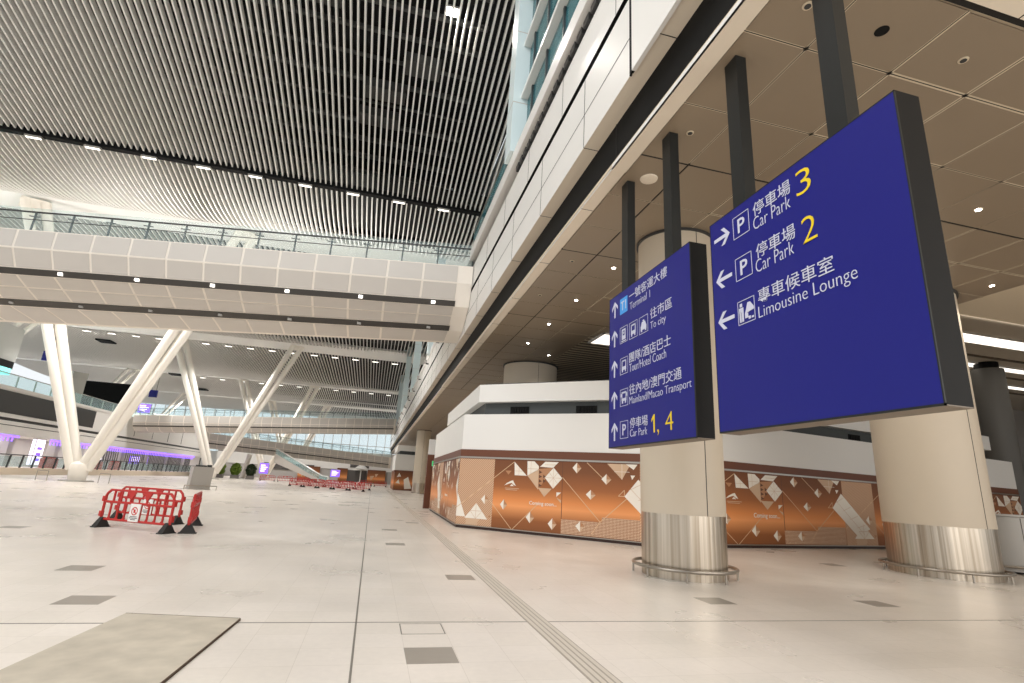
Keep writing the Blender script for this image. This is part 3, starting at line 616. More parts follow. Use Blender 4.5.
for dy, nm in ((0, 'side_panel'), (1.9, 'side_panel')):
    q = MB(t.location); q.prism([A + Vector((0, dy, -1.2)), B2 + Vector((.3, dy, -.08)), B2 + Vector((1.6, dy, -.08)), B2 + Vector((1.6, dy, .25)), B2 + Vector((.3, dy, .3)), A + Vector((0, dy, .35))], (0, .14, 0)); q.build(nm, 'perf', t)
    q = MB(t.location); q.prism([A + Vector((0, dy + .05, .35)), B2 + Vector((.3, dy + .05, .3)), B2 + Vector((1.2, dy + .05, .3)), B2 + Vector((1.2, dy + .05, 1.1)), B2 + Vector((.2, dy + .05, 1.2)), A + Vector((0, dy + .05, 1.25))], (0, .03, 0)); q.build('balustrade', 'glass', t)
    q = MB(t.location); q.path([A + Vector((0, dy + .06, 1.25)), B2 + Vector((.2, dy + .06, 1.2)), B2 + Vector((1.2, dy + .06, 1.1)), B2 + Vector((1.35, dy + .06, .8)), B2 + Vector((1.2, dy + .06, .45))], .07); q.build('handrail', 'white', t)
q = MB(t.location); N = 16
for k in range(N):
    p = A.lerp(B2, (k + .5) / N); q.box((p.x - .3, 103.15, p.z - .4), (p.x + .3, 104.9, p.z + .1))
q.build('steps', 'shop_dark', t)
def far_hoarding(x0, x1, y, h, label):
    t = thing('far_hoarding', label, 'hoarding', ((x0 + x1) / 2, y, 0), group='copper hoardings on the far wall')
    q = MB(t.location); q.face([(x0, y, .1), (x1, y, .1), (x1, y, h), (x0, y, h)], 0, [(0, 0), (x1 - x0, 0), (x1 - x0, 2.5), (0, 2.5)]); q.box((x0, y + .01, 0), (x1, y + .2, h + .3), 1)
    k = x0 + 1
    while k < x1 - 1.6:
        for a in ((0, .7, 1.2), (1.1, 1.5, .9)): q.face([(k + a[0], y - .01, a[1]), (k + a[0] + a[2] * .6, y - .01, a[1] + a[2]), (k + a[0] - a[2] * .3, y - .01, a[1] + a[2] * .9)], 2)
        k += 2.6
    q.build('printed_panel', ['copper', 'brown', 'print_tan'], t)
far_hoarding(-17.5, -12.5, 139.2, 3, 'copper patterned hoarding left of the far purple screen'); far_hoarding(-1.2, 3.2, 139.0, 3, 'copper patterned hoarding at the far end of the right facade'); far_hoarding(-8.5, -6, 139.2, 3, 'short copper hoarding piece right of the far purple screen')
q = MB((-2.8, 138, 0)); q.lathe((-2.8, 138, 0), [(.3, 0), (.12, .2), (.12, 3.2), (1.6, 3.4), (1.0, 4.0), (.2, 4.4)], 20); tag(q.build('lamp_post', 'white'), 'white lamp with a wide shade standing before the dark far window', 'lamp')
# hedge plants
for i, (x, y, dk, lab) in enumerate(((-25.6, 103, 0, 'bright green bush in a planter left of the second slanted column foot'), (-23.2, 103.3, 0, 'second bright green bush of the planter row'), (-20.8, 103.6, 1, 'dark green bush at the right end of the planter row'))):
    t = thing('potted_bush', lab, 'plant', (x, y, 0)); q = MB(t.location); q.box((x - .6, y - .5, 0), (x + .6, y + .5, .6)); q.build('planter', 'planter', t)
    q = MB(t.location); random.seed(i)
    for k in range(420):
        a = random.uniform(0, 6.28); b = random.uniform(-1, 1); rr = random.uniform(.6, 1) * math.sqrt(max(0, 1 - b * b)); c = Vector((x + rr * .85 * math.cos(a), y + rr * .7 * math.sin(a), 1.55 + b * 1.0)); d = Vector((random.uniform(-1, 1), random.uniform(-1, 1), random.uniform(-1, 1))).normalized() * .22; e = d.orthogonal() * .6
        q.face([c - d, c + e, c + d, c - e])
    q.build('foliage', 'hedge_dark' if dk else 'hedge', t)

# ================================================================== RED BARRIERS
def barrier_proto(name, label, group, plate=None):
    """2 m plastic barrier along local x, base centre at the origin."""
    t = thing(name, label, 'barrier', (0, 0, 0), group=group); L = 2.2; m = MB(); d = .05
    z0, zm, z1 = .2, .62, .91
    m.path([(-L / 2, 0, z0), (L / 2, 0, z0)], .028, 8); m.path([(-L / 2, 0, zm), (L / 2, 0, zm)], .03, 8); m.path([(-L / 2 + .14, 0, z1), (L / 2 - .14, 0, z1)], .028, 8)
    for s in (-1, 1): m.path([(s * L / 2, 0, z0), (s * L / 2, 0, zm + .12), (s * (L / 2 - .04), 0, z1 - .08), (s * (L / 2 - .14), 0, z1)], .032, 8)
    for k in range(1, 9):
        x = -L / 2 + k * L / 9; m.bar((x, 0, z0), (x, 0, zm), .036, .035, up=(0, 1, 0))
        for s in (-1, 1):
            m.face([(x, -.012, z0), (x + s * .08, -.012, z0), (x, -.012, z0 + .1)]); m.face([(x, -.012, zm), (x, -.012, zm - .1), (x + s * .08, -.012, zm)])
    for x in (-.82, -.58, .58, .82): m.bar((x, 0, zm), (x, 0, z1), .04, .035, up=(0, 1, 0))
    for a in (-.26, .26):
        m.prism([(a - .14, -.02, z1), (a + .14, -.02, z1), (a + .03, -.02, zm + .1), (a - .03, -.02, zm + .1)], (0, .04, 0)); m.bar((a, 0, zm), (a, 0, zm + .12), .04, .035, up=(0, 1, 0))
    m.build('grille', 'red', t, True)
    for s in (-1, 1):
        q = MB(); x = s * (L / 2 - .05)
        q.hexa([(x - .085, -.19, 0), (x + .085, -.19, 0), (x + .085, .19, 0), (x - .085, .19, 0), (x - .05, -.04, .24), (x + .05, -.04, .24), (x + .05, .04, .24), (x - .05, .04, .24)]); q.box((x - .09, -.2, 0), (x + .09, .2, .025)); q.build('foot', 'foot', t)
        x = s * (L / 2 + .025)
        for zz in (.26, .62): q = MB(); q.box((x - .04, -.04, zz), (x + .04, .04, zz + .13)); q.build('link_lug', 'red', t)
    if plate:
        q = MB(); q.box((-.16 + plate, -.06, .2), (.16 + plate, -.045, .62)); p = q.build('notice_plate', 'plate', t)
        q = MB(); n = 20
        for k in range(n):
            a, b = 2 * math.pi * k / n, 2 * math.pi * (k + 1) / n
            q.face([(plate + r * math.cos(c), -.0625, .45 + r * math.sin(c)) for r, c in ((.075, a), (.075, b), (.1, b), (.1, a))])
        q.bar((plate - .06, -.0625, .51), (plate + .06, -.0625, .39), .002, .02); q.box((plate - .03, -.0625, .41), (plate + .03, -.062, .49))
        q.build('prohibition_mark', 'plate_red', p)
        q = MB()
        for k, w in enumerate((.11, .13, .08)): q.box((plate - w, -.0625, .31 - k * .035), (plate + w, -.0618, .328 - k * .035))
        q.build('notice_text', 'plate_ink', p)
    return t
def seg(a, b): a, b = Vector(a), Vector(b); c = (a + b) / 2; return (c.x, c.y, 0), math.atan2(b.y - a.y, b.x - a.x)
GB = 'red barriers of the near enclosure'
pb = barrier_proto('crowd_barrier', 'front barrier of the near red enclosure, facing the camera with a white notice', GB, .0001)
c, r = seg((-6.55, 16.15), (-4.6, 15.05)); pb.location = c; pb.rotation_euler = (0, 0, r)
dup(pb, *seg((-7.05, 18.4), (-5.2, 17.45)), label='rear barrier of the near red enclosure, seen through the front one')
pe = barrier_proto('crowd_barrier', 'right end barrier of the near red enclosure, turned side on', GB)
c, r = seg((-4.24, 15.22), (-4.68, 17.35)); pe.location = c; pe.rotation_euler = (0, 0, r)
GF = 'red barriers of the far rows'
far = [((-9.6, 69.8), (-.6, 61.0), 5, 'front'), ((-9.6, 76), (.0, 68.5), 5, 'second'), ((-2.2, 100), (2.8, 98), 2, 'backmost')]
for a, b, n, lab in far:
    A2, B3 = Vector((*a, 0)), Vector((*b, 0))
    for k in range(n):
        p, q = A2.lerp(B3, k / n), A2.lerp(B3, (k + 1) / n); d = (q - p) * .02
        dup(pe, *seg(p + d, q - d), label='red barrier in the %s far row mid-hall, %s from the left' % (lab, ORD[k]) if lab != 'backmost' else 'red barrier far back near the end of the facade, %s of the pair' % ('left one', 'right one')[k], group='red barriers, %s far row' % lab)
for k in range(3):
    dup(pe, (-16.4 + 2.6 * k, 95 + .5 * k, 0), math.radians(6 + 5 * k), label='red barrier near the purple standing screen, %s from the left' % ORD[k], group='red barriers near the standing screen')
for k in range(4):
    y = 66 + k * 5
    q = MB((-33.2, y, .6)); q.box((-33.5, y, .6), (-32.9, y + 2.2, 1.55)); q.box((-33.4, y + .2, 1.55), (-33.0, y + 1.8, 1.75)); 
    tag(q.build('red_counter', 'red_box'), 'red display counter behind the left railing, %s from the left edge' % ORD[k], 'counter', 'red counters behind the left railing')

# grey kiosk on the hall floor
t = thing('steel_kiosk', 'grey steel kiosk box with two visible faces standing alone on the hall floor', 'kiosk', (-12.3, 44.5, 0), math.radians(0))
q = MB(t.location); ox, oy = -12.35, 44.6
def rot(px_, py_, a=math.radians(28)): return (ox + px_ * math.cos(a) - py_ * math.sin(a), oy + px_ * math.sin(a) + py_ * math.cos(a))
pts = [rot(*p) for p in ((-.68, -.5), (.68, -.5), (.68, .5), (-.68, .5))]; pts2 = [rot(*p) for p in ((-.6, -.45), (.75, -.45), (.75, .45), (-.6, .45))]
q.hexa([(*p, .08) for p in pts] + [(*p, 1.62) for p in pts2]); q.build('body', 'kiosk', t)
q = MB(t.location); q.hexa([(*rot(*p), 0) for p in ((-.72, -.54), (.72, -.54), (.72, .54), (-.72, .54))] + [(*rot(*p), .09) for p in ((-.72, -.54), (.72, -.54), (.72, .54), (-.72, .54))]); q.build('base', 'shoe', t)
q = MB(t.location); q.obox((*rot(-.05, 0), 1.68), (.35, .1, 0), (-.08, .3, 0), (0, 0, .06)); q.obox((*rot(.5, 0), 1.7), (.13, 0, 0), (0, .13, 0), (0, 0, .08)); q.obox((*rot(-.2, .1), 1.95), (.03, 0, 0), (0, .03, 0), (0, 0, .3)); q.build('top_fittings', 'dark', t)
q = MB(t.location)
q.path([(*rot(-1.05, -.8), .0), (*rot(-1.05, -.8), .28), (*rot(1.05, -.8), .28), (*rot(1.05, -.8), 0)], .035); q.build('bumper_rail', 'rail', t)

# ================================================================== COLUMNS UNDER THE SOFFIT
def column(name, x, y, r, label, zsteel=1.22, rail=True, rx=1.0, ry=1.0, mt='column', group='round columns under the soffit', rot0=0):
    t = thing(name, label, 'column', (x, y, 0), group=group)
    q = MB(t.location); q.lathe((x, y, 0), [(r, zsteel), (r, ZC - .02)], 56, 0, rx, ry); q.build('shaft_cladding', mt, t, True)
    q = MB(t.location)
    for a in (271, 20, 120):
        a = math.radians(a + rot0); q.tube((x + rx * (r + .001) * math.cos(a), y + ry * (r + .001) * math.sin(a), zsteel), (x + rx * (r + .001) * math.cos(a), y + ry * (r + .001) * math.sin(a), ZC - .02), .008, n=6)
    q.build('cladding_joints', 'dark', t)
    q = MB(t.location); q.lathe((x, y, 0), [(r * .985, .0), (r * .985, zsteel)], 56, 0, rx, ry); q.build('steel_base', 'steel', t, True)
    q = MB(t.location); q.lathe((x, y, ZC - .06), [(r * 1.05, 0), (r * 1.05, .058)], 48, 0, rx, ry); q.build('ceiling_collar', 'dark', t)
    if rail:
        q = MB(t.location); R = r + .16; n = 64
        q.torus((x, y, .2), rx * R, ry * R, .034); br = q.build('bumper_rail', 'rail', t, True)
        for k in range(8):
            a = 2 * math.pi * (k + .35) / 8; q = MB(t.location); q.tube((x + rx * R * math.cos(a), y + ry * R * math.sin(a), 0), (x + rx * R * math.cos(a), y + ry * R * math.sin(a), .2), .022, n=8); q.build('rail_post', 'rail', br)
    return t
column('round_column', 6.5, 10.42, .87, 'beige round column with steel base behind the further sign')
column('round_column', 14.6, 11.3, 1.2, 'beige round column with steel base behind the nearer sign')
column('round_column', 7.2, 25.2, 1.35, 'round column rising behind the hoarding booth', rail=False)
column('round_column', 5.6, 66, .85, 'tall beige column far along the facade, right of the small far booth', rail=False)
t = thing('dark_column', 'dark grey column behind the right end of the booth, beside the nearer sign', 'column', (36.4, 23.6, 0))
q = MB(t.location); q.lathe((36.4, 23.6, 0), [(.82, 0), (.82, 10.2)], 36); q.build('shaft', 'column_dark', t, True); q = MB(t.location); q.lathe((36.4, 23.6, 10.2), [(.6, 0), (.6, .44)], 24); q.build('neck', 'black', t)
t = thing('steel_counter', 'grey curved steel counter at the right edge behind the larger column', 'counter', (18.6, 11.9, 0))
q = MB(t.location); q.lathe((18.9, 12.6, 0), [(1.55, .06), (1.55, 1.52), (1.6, 1.54), (1.6, 1.6)], 40, 0, 1, 1); q.build('body', 'kiosk', t, True)
q = MB(t.location)
for a in (200, 228, 256): a = math.radians(a); q.tube((18.9 + 1.552 * math.cos(a), 12.6 + 1.552 * math.sin(a), .06), (18.9 + 1.552 * math.cos(a), 12.6 + 1.552 * math.sin(a), 1.5), .008, n=6)
q.build('panel_joints', 'dark', t)
q = MB(t.location); q.torus((18.9, 12.6, .2), 1.75, 1.75, .034); br = q.build('bumper_rail', 'rail', t, True)
for k in range(8): a = 2 * math.pi * (k + .4) / 8; q = MB(t.location); q.tube((18.9 + 1.75 * math.cos(a), 12.6 + 1.75 * math.sin(a), 0), (18.9 + 1.75 * math.cos(a), 12.6 + 1.75 * math.sin(a), .2), .022, n=8); q.build('rail_post', 'rail', br)

# ================================================================== HOARDING BOOTH
Pt = [Vector((3.3, 30.8, 0)), Vector((3.17, 20.2, 0)), Vector((8.72, 15.46, 0)), Vector((31.3, 19.9, 0)), Vector((31.6, 27, 0)), Vector((4, 31, 0))]
booth = thing('hoarding_booth', 'long white booth with copper patterned coming-soon hoarding behind the columns', 'hoarding', (8.72, 18, 0))
BO = booth.location
def inset(d):
    c = Vector((14, 24, 0)); out = []
    n = len(Pt)
    for i in range(n):
        a, b, e = Pt[i - 1], Pt[i], Pt[(i + 1) % n]
        n1 = Vector(((b - a).y, -(b - a).x, 0)).normalized(); n2 = Vector(((e - b).y, -(e - b).x, 0)).normalized()
        if n1.dot(c - b) < 0: n1 = -n1
        if n2.dot(c - b) < 0: n2 = -n2
        k = (n1 + n2); out.append(b + k * (d / max(.5, 1 + n1.dot(n2))))
    out[0] = Vector((Pt[0].x + d, Pt[0].y, 0)); out[5] = Pt[5].copy()
    return out
def ring(z0, z1, ins, name, mt, parent=booth):
    q = MB(BO); q.prism([p + Vector((0, 0, z0)) for p in inset(ins)], (0, 0, z1 - z0)); return q.build(name, mt, parent)
ring(0, .09, .02, 'base_trim', 'brown_dark'); ring(.09, 2.5, .05, 'core', 'brown'); ring(2.5, 2.56, -.03, 'steel_strip', 'rail'); ring(2.56, 2.82, 0, 'brown_band', 'brown'); ring(2.82, 4.15, .03, 'white_wall', 'white_matt')
ring(4.15, 4.72, .9, 'dark_recess', 'recess'); ring(4.72, 5.42, .6, 'canopy', 'white_matt'); ring(5.42, 5.5, .85, 'canopy_top', 'dark'); ring(.09, .12, -.03, 'base_strip', 'rail')
IS = inset(.9)
for a, b, u in ((1, 2, .24), (1, 2, .66), (2, 3, .52), (2, 3, .2)):
    p = IS[a].lerp(IS[b], u); d = (IS[b] - IS[a]).normalized(); nn = Vector((d.y, -d.x, 0)); q = MB(BO)
    for k in range(6): q.obox(p + d * (.11 * (k - 2.5)) + nn * .03 + Vector((0, 0, 4.42)), d * .04, nn * .03, (0, 0, .1))
    q.obox(p + nn * .01 + Vector((0, 0, 4.42)), d * .4, nn * .012, (0, 0, .14)); q.build('vent_grille', 'black', booth)

def graphic_panel(a, b, units, parent, u_off=0.):
    """copper print along a->b with the repeating pattern; units: list of (start, scale)"""
    d = (b - a); L = d.length; d.normalize(); nn = Vector((d.y, -d.x, 0))
    q = MB(BO); o = a + nn * -.045 * 0
    def W(u, z, l): return o + d * u + Vector((0, 0, z)) + nn * l
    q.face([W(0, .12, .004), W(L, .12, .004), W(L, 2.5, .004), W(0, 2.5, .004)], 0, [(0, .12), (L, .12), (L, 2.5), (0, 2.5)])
    def clip(poly):
        out = []
        for lim, sgn in ((0.005, 1), (L - .005, -1)):
            src = poly; out = []
            for i in range(len(src)):
                p, r = src[i - 1], src[i]; ip, ir = sgn * (p[0] - lim) >= 0, sgn * (r[0] - lim) >= 0
                if ip != ir: t = (lim - p[0]) / (r[0] - p[0]); out.append((lim, lerp(p[1], r[1], t)))
                if ir: out.append(r)
            poly = out
            if not poly: return []
        return poly
    def put(poly, mi, l=.01):
        poly = clip(poly)
        if len(poly) >= 3: q.face([W(x, z, l) for x, z in poly], mi, [(x, z) for x, z in poly])
    for s, k in units:
        X = lambda x: s + x * k
        def P(*pts, mi=1, l=.01): put([(X(x), z) for x, z in pts], mi, l)
        def line(x0, z0, x1, z1, w=.022, mi=3, l=.009):
            dx, dz = (x1 - x0) * k, z1 - z0; n_ = math.hypot(dx, dz); ex, ez = -dz / n_ * w / 2, dx / n_ * w / 2
            put([(X(x0) + ex, z0 + ez), (X(x1) + ex, z1 + ez), (X(x1) - ex, z1 - ez), (X(x0) - ex, z0 - ez)], mi, l)
        def dia(x, z, hw=.17, hh=.18):
            P((x, z + hh), (x - hw, z), (x, z - hh), mi=1); P((x, z + hh), (x, z - hh), (x + hw, z), mi=4); P((x, z), (x + hw, z), (x, z - hh), mi=2, l=.012)
        P((0, .12), (1.5, .12), (1.5, 2.48), (0, 2.48), mi=5, l=.006)
        P((4.14, .14), (5.56, .14), (5.56, .6), (4.14, .6), mi=6, l=.006); P((5.56, .14), (6.8, .14), (6.8, .75), (5.56, .75), mi=6, l=.006)
        P((4.14, .6), (4.16, .6), (4.16, 2.48), (4.14, 2.48), mi=7, l=.006)
        line(2.3, 2.42, 0, .7); line(1.37, 1.04, 2.32, .1); line(2.32, .1, 3.3, 1.05); line(4.15, 1.96, 5.5, .6); line(5.5, .6, 6.45, 1.45); line(5.02, 2.48, 5.62, 1.95); line(5.5, .6, 5.2, .2)
        P((2.3, 2.42), (2.33, 1.95), (2.81, 1.95), mi=1)
        # cluster
        P((2.81, 2.46), (2.83, 1.96), (3.26, 2.16), (3.26, 2.3), (3.08, 2.46), mi=1); P((2.83, 1.96), (3.26, 1.5), (3.26, 2.2), mi=2); P((3.3, 2.28), (3.5, 2.46), (4.0, 2.46), (3.8, 2.26), mi=1)
        P((3.26, 2.2), (3.78, 2.26), (3.55, 1.9), (3.26, 1.5), mi=4, l=.011); P((3.82, 2.27), (3.5, 1.92), (3.82, 1.56), (4.15, 1.92), mi=1, l=.013); P((3.26, 1.56), (3.78, 1.56), (3.5, 1.27), mi=2, l=.012)
        for i in range(4): P((3.28, 2.16 - i * .15), (3.4, 2.09 - i * .15), (3.28, 2.04 - i * .15), mi=7, l=.014); 
        for i in range(2): P((3.44, 2.02 - i * .15), (3.54, 1.95 - i * .15), (3.44, 1.89 - i * .15), mi=7, l=.014)
        for x0, z0, x1, z1 in ((3.5, 1.92, 4.15, 1.92), (3.82, 1.56, 3.82, 2.27), (3.66, 1.74, 3.98, 2.1), (3.66, 2.1, 3.98, 1.74), (2.81, 2.2, 3.26, 2.2), (2.96, 2.46, 2.96, 1.9), (3.5, 2.36, 3.9, 2.36), (2.33, 2.1, 2.65, 2.1), (2.5, 1.95, 2.5, 2.25), (3.5, 1.3, 3.5, 1.56)): line(x0, z0, x1, z1, .01, 2, .016)
        dia(1.95, .92, .14, .18); dia(3.0, .56, .16, .19); dia(3.83, .41, .16, .19); dia(4.67, 2.29, .16, .18); dia(5.7, 1.96, .17, .17); dia(5.17, 1.44, .17, .16); dia(4.82, .41, .16, .17); dia(1.18, 1.05, .16, .17)
        P((3.95, 1.45), (4.12, 1.45), (3.95, 1.3), mi=1); P((3.95, 1.28), (4.12, 1.2), (4.12, 1.1), mi=2); P((1.95, 2.1), (2.2, 2.1), (2.08, 1.96), mi=4)
        P((5.72, 2.47), (6.5, 2.47), (6.22, 1.97), mi=2); P((6.35, 2.47), (6.73, 2.47), (6.6, 2.3), mi=1, l=.012); P((6.5, 2.12), (6.65, 2.12), (6.55, 1.98), mi=1); line(6.1, 1.45, 6.3, 1.45, .02); line(6.3, 1.45, 6.3, 1.65, .02); line(6.3, 1.65, 6.1, 1.45, .02)
        # white band running down across the panel joint
        if s == 0: P((-.6, 2.0), (0, 1.25), (.4, .4), (-.6, .4), mi=1, l=.0085)
        P((6.3, 1.45), (6.75, 2.0), (8.0, .72), (7.35, .45), mi=1, l=.0095)
        for i in range(4): line(6.45 + i * .3, 1.65 - i * .3, 6.85 + i * .3, 1.85 - i * .33, .012, 2, .016)
        line(6.5, 1.7, 7.7, .5, .012, 2, .016); line(.84, .9, .84, .36, .012, 2, .016); line(.6, .63, 1.1, .63, .012, 2, .016); line(.6, .63, .84, .36, .012, 2, .016); line(1.1, .63, .84, .36, .012, 2, .016); line(5.97, 2.22, 6.47, 2.22, .012, 1, .016); line(6.22, 1.97, 6.22, 2.47, .012, 1, .016)
        P((.84, .9), (.38, .36), (1.33, .36), mi=1, l=.012); P((.44, .36), (1.0, .36), (.9, .14), (.44, .14), mi=2, l=.011); P((1.35, .5), (1.45, .5), (1.4, .4), mi=4)
    q.build('printed_panel', ['copper', 'print_white', 'print_tan', 'print_line', 'print_tan2', 'hatch', 'dots', 'print_dark'], parent)
    fr = (o, d, Vector((0, 0, 1)), nn)
    for s, k in units:
        if s + 4 * k > L or s + 1.9 * k < 0: continue
        lg = MB(BO); fq = (o - BO, d, Vector((0, 0, 1)), nn)
        lq = MB()
        flat(lq, [[(s + (1.94 + x) * k, 1.55 + z) for x, z in ((0, .03), (.1, .12), (.26, .2), (.34, .22), (.36, .18), (.4, .12), (.46, .03), (.36, .07), (.28, .13), (.16, .09))]], fq, .004, .008)
        flat(lq, [[(s + (1.94 + x) * k, 1.55 + z) for x, z in ((.22, .02), (.3, .09), (.38, .02))]], fq, .004, .008); lq.build('emblem', 'print_white', parent)
        lq = MB(); flat(lq, [[(s + 1.97 * k, 1.48), (s + 2.52 * k, 1.48), (s + 2.52 * k, 1.50), (s + 1.97 * k, 1.50)], [(s + 2.0 * k, 1.43), (s + 2.45 * k, 1.43), (s + 2.45 * k, 1.45), (s + 2.0 * k, 1.45)]], fq, .004, .008); lq.build('emblem_caption', 'print_tan', parent)
        letters('Coming soon...', 'lettering', 'print_white', parent, width=1.02 * k, pos=(s + 2.95 * k, .95), frame=(o - BO, d, Vector((0, 0, 1)), nn), depth=.003, lift=.012, bold=.008)
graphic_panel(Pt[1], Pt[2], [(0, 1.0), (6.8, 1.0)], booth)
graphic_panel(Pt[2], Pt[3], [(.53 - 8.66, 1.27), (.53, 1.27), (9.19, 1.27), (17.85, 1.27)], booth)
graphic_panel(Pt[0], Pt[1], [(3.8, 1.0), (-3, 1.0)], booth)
# panel at booth corner: door post with exit sign
t = thing('door_panel', 'tall narrow panel, brown below and white above, at the far end of the booth', 'door panel', (3.35, 32.6, 0))
q = MB(t.location); q.box((3.1, 32.3, 0), (3.75, 32.6, 3.1)); q.build('brown_leaf', 'brown', t); q = MB(t.location); q.box((3.12, 32.32, 3.1), (3.73, 32.58, 4.0)); q.build('white_head', 'white_matt', t)
t = thing('exit_sign', 'small green lit exit sign beside the brown door panel', 'exit sign', (3.54, 32.2, 2.5))
q = MB(t.location); q.box((3.36, 32.2, 2.42), (3.72, 32.3, 2.74)); q.build('case', 'shoe', t); q = MB(t.location); q.box((3.38, 32.18, 2.44), (3.70, 32.2, 2.72)); q.build('lit_face', 'green', t)
q = MB(t.location); q.prism([(3.42, 32.175, 2.58), (3.5, 32.175, 2.66), (3.5, 32.175, 2.6), (3.64, 32.175, 2.6), (3.64, 32.175, 2.56), (3.5, 32.175, 2.56), (3.5, 32.175, 2.5)], (0, .004, 0)); q.build('arrow', 'screen_text', t)

# second booth further along the facade
b2 = thing('far_booth', 'small white booth with copper hoarding, further along the facade', 'hoarding', (5, 82, 0))
q = MB(b2.location); q.box((3.0, 78.5, 2.75), (9, 90, 5.0)); q.build('white_wall', 'white_matt', b2); q = MB(b2.location); q.box((3.5, 79, 5.0), (9, 90, 5.5)); q.box((3.1, 78.6, 5.5), (9, 90, 6.3), 1); q.build('upper_box', ['recess', 'white_matt'], b2)
q = MB(b2.location); q.box((2.98, 78.4, 2.5), (9, 90, 2.75)); q.build('brown_band', 'brown', b2)
q = MB(b2.location); q.face([(3.1, 78.4, .1), (9, 78.4, .1), (9, 78.4, 2.5), (3.1, 78.4, 2.5)], 0, [(0, 0), (6, 0), (6, 2.5), (0, 2.5)]); q.face([(3.05, 90, .1), (3.05, 78.4, .1), (3.05, 78.4, 2.5), (3.05, 90, 2.5)], 0, [(0, 0), (12, 0), (12, 2.5), (0, 2.5)]); q.box((3.1, 78.45, 0), (9, 90, 2.5), 1)
for p in (((4.6, .2), (5.6, .3), (5.0, 1.9), (4.4, 1.5)), ((3.4, 1.8), (3.7, 2.4), (4.0, 1.9)), ((3.3, 1), (3.7, 1.5), (3.9, .9))): q.face([(x, 78.38, z) for x, z in p], 2)
q.build('printed_panel', ['copper', 'brown', 'print_white'], b2)

# ================================================================== HANGING SIGNS
def pic_bus(mb, x, y, w, fr, kind):
    """white vehicle or person pictograms as flat shapes inside a box of side w"""
    S = lambda pts: [(x + a * w, y + b * w) for a, b in pts]; R = lambda a0, b0, a1, b1: S(((a0, b0), (a1, b0), (a1, b1), (a0, b1))); L = []
    if kind == 'train': L = [R(.26, .2, .36, .85), R(.64, .2, .74, .85), R(.36, .75, .64, .85), R(.36, .2, .64, .45), R(.2, .08, .8, .14), R(.45, .55, .55, .68)]
    if kind == 'bus': L = [R(.22, .25, .3, .82), R(.7, .25, .78, .82), R(.22, .76, .78, .84), R(.3, .25, .7, .46), R(.25, .13, .37, .25), R(.63, .13, .75, .25)]
    if kind == 'taxi': L = [R(.18, .22, .82, .45), S(((.22, .45), (.78, .45), (.68, .68), (.32, .68))), R(.42, .7, .58, .78), R(.2, .12, .34, .22), R(.66, .12, .8, .22)]
    if kind == 'coach': L = [R(.2, .3, .28, .8), R(.72, .3, .8, .8), R(.2, .74, .8, .84), R(.28, .3, .72, .46), R(.24, .16, .38, .3), R(.62, .16, .76, .3), R(.1, .55, .17, .75), R(.83, .55, .9, .75)]
    if kind == 'limo': L = [R(.1, .1, .2, .55), R(.24, .1, .34, .5), R(.08, .5, .34, .7), S(((.14, .74), (.28, .74), (.28, .88), (.14, .88))), R(.42, .2, .6, .4), R(.62, .12, .74, .24), S(((.42, .4), (.95, .46), (.95, .56), (.75, .82), (.6, .82), (.5, .56))), R(.8, .12, .92, .2)]
    flat(mb, L, fr)
def arrow_poly(cx_, cy_, s, ang):
    w = .075; P = [(w, -.5), (w, .26), (.37, -.04), (.37, .17), (0, .5), (-.37, .17), (-.37, -.04), (-w, .26), (-w, -.5)]
    c, sn = math.cos(ang), math.sin(ang)
    return [[(cx_ + s * (px_ * c - py_ * sn), cy_ + s * (px_ * sn + py_ * c)) for px_, py_ in P]]
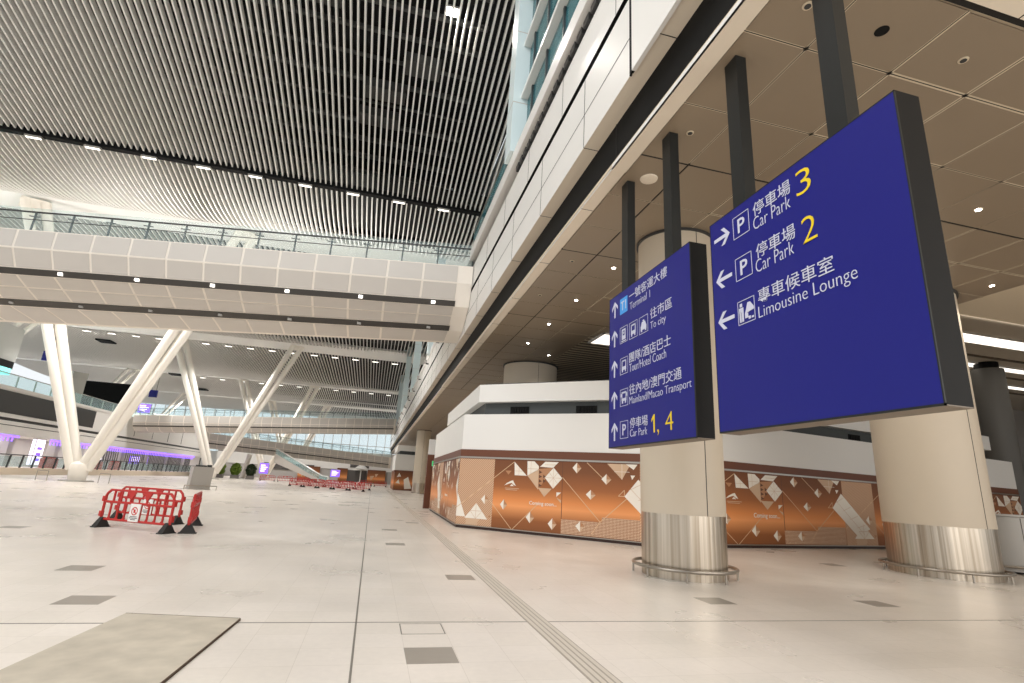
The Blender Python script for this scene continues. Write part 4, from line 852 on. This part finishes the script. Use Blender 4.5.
def hanging_sign(label, yl, yr, zb, zt, posts, rows):
    X0, X1 = 4.10, 4.38; t = thing('hanging_sign', label, 'hanging sign', (X0 + .14, (yl + yr) / 2, zb), group='blue hanging direction signs'); O = t.location
    q = MB(O); q.box((X0 + .012, yr, zb + .01), (X1, yl, zt)); q.build('case', 'sign_side', t)
    q = MB(O); q.box((X0 + .012, yr, zb), (X1, yl, zb + .01)); q.build('underside', 'sign_base', t)
    q = MB(O); q.box((X0, yr + .012, zb + .02), (X0 + .012, yl - .012, zt - .012)); q.build('blue_face', 'sign_blue', t)
    q = MB(O); fr = [((X0 - .002), yr, zb), ((X0 + .012), yr + .012, zt)]; q.box(*fr); q.box((X0 - .002, yl - .012, zb), (X0 + .012, yl, zt)); q.box((X0 - .002, yr, zb), (X0 + .012, yl, zb + .02)); q.box((X0 - .002, yr, zt - .012), (X0 + .012, yl, zt)); q.build('edge_frame', 'post', t)
    for y in posts:
        q = MB(O); q.box((4.16, y - .12, zt), (4.32, y + .12, ZC - .001)); p = q.build('hanger_post', 'post', t)
    F = (Vector((X0, yl, 0)) - O, Vector((0, -1, 0)), Vector((0, 0, 1)), Vector((-1, 0, 0)))
    for r in rows:
        k = r[0]
        if k == 'arrow':
            q = MB(); flat(q, arrow_poly(r[1], r[2], .32, r[3]), F); q.build('arrow', 'sign_white', t)
        elif k == 'text':
            _, tx, x, z, w, h, col, bold = r; letters(tx, 'lettering', col, t, width=w, height=h, pos=(x, z), frame=F, bold=bold)
        elif k == 'one':
            x, z = r[1], r[2]; q = MB(); flat(q, [[(x + .06, z), (x + .1, z), (x + .1, z + .28), (x + .075, z + .28), (x, z + .21), (x, z + .165), (x + .06, z + .22)]], F); q.build('lettering', 'sign_yellow', t)
        elif k == 'box':
            _, x, z, kind = r; w = .3; q = MB(); b = .008
            if kind == 'T1':
                flat(q, [[(x, z), (x + w, z), (x + w, z + w), (x, z + w)]], F, .003); p = q.build('pictogram', 'sign_cyan', t)
                letters('T1', 'lettering', 'sign_white', p, width=.2, height=.17, pos=(x + .05, z + .065), frame=F, lift=.007); continue
            flat(q, [[(x, z), (x + w, z), (x + w, z + b), (x, z + b)], [(x, z + w - b), (x + w, z + w - b), (x + w, z + w), (x, z + w)], [(x, z), (x + b, z), (x + b, z + w), (x, z + w)], [(x + w - b, z), (x + w, z), (x + w, z + w), (x + w - b, z + w)]], F, .003)
            if kind != 'P': pic_bus(q, x, z, w, F, kind)
            p = q.build('pictogram', 'sign_white', t)
            if kind == 'P': letters('P', 'lettering', 'sign_white', p, width=.13, height=.19, pos=(x + .09, z + .055), frame=F, bold=.01)
UP, LEFT, RIGHT = 0, math.pi / 2, -math.pi / 2
Wt, Yl = 'sign_white', 'sign_yellow'
hanging_sign('nearer blue hanging sign with three rows for car parks and the limousine lounge', 5.69, 2.97, 2.36, 5.2, (5.14, 3.62),
    [('arrow', .25, 4.91, RIGHT), ('box', .48, 4.76, 'P'), ('text', '停車場', .86, 4.89, .6, .18, Wt, -.003), ('text', 'Car Park', .85, 4.72, .59, .16, Wt, -.014), ('text', '3', 1.54, 4.78, .2, .29, Yl, -.014),
     ('arrow', .25, 4.33, LEFT), ('box', .48, 4.19, 'P'), ('text', '停車場', .86, 4.34, .61, .18, Wt, -.003), ('text', 'Car Park', .84, 4.17, .59, .16, Wt, -.014), ('text', '2', 1.56, 4.21, .19, .29, Yl, -.014),
     ('arrow', .25, 3.77, LEFT), ('box', .475, 3.62, 'limo'), ('text', '專車候車室', .84, 3.78, 1.06, .18, Wt, -.003), ('text', 'Limousine Lounge', .83, 3.57, 1.31, .18, Wt, -.014)])
hanging_sign('further blue hanging sign with five rows from terminal to car park', 8.93, 6.18, 2.34, 5.2, (8.4, 6.85),
    [('arrow', .25, 4.92, UP), ('box', .465, 4.75, 'T1'), ('text', '一號客運大樓', .84, 4.9, 1.28, .18, Wt, -.003), ('text', 'Terminal 1', .86, 4.73, .72, .13, Wt, -.014),
     ('arrow', .24, 4.35, UP), ('box', .465, 4.19, 'train'), ('box', .835, 4.18, 'bus'), ('box', 1.2, 4.17, 'taxi'), ('text', '往市區', 1.58, 4.34, .66, .18, Wt, -.003), ('text', 'To city', 1.58, 4.13, .47, .16, Wt, -.014),
     ('arrow', .24, 3.77, UP), ('box', .475, 3.61, 'bus'), ('text', '團隊/酒店巴士', .83, 3.76, 1.35, .18, Wt, -.003), ('text', 'Tour/Hotel Coach', .83, 3.6, 1.21, .14, Wt, -.014),
     ('arrow', .24, 3.19, UP), ('box', .475, 3.04, 'coach'), ('text', '往內地/澳門交通', .83, 3.2, 1.61, .18, Wt, -.003), ('text', 'Mainland/Macao Transport', .83, 3.0, 1.85, .165, Wt, -.014),
     ('arrow', .25, 2.62, UP), ('box', .475, 2.48, 'P'), ('text', '停車場', .85, 2.63, .6, .17, Wt, -.003), ('text', 'Car Park', .85, 2.49, .58, .12, Wt, -.014), ('one', 1.57, 2.5), ('text', ', 4', 1.74, 2.45, .45, .32, Yl, -.014)])

# ================================================================== RIGHT BACKGROUND
m = MB(); m.box((10.2, 34, 0), (60, 34.3, 11), 1); m.box((10.2, 34.3, 0), (10.5, 139, 9), 3); m.box((60, 3, 0), (60.3, 34, 11), 1); m.box((39, 28, 0), (60, 28.4, 4.2), 1); m.box((39, 27.9, 2.4), (60, 28, 3.4), 2); m.box((39, 27.8, 1.0), (60, 27.95, 1.5), 2)
struct(m, 'wall_right_back', ['dark', 'shop', 'shop_dark', 'cream'])
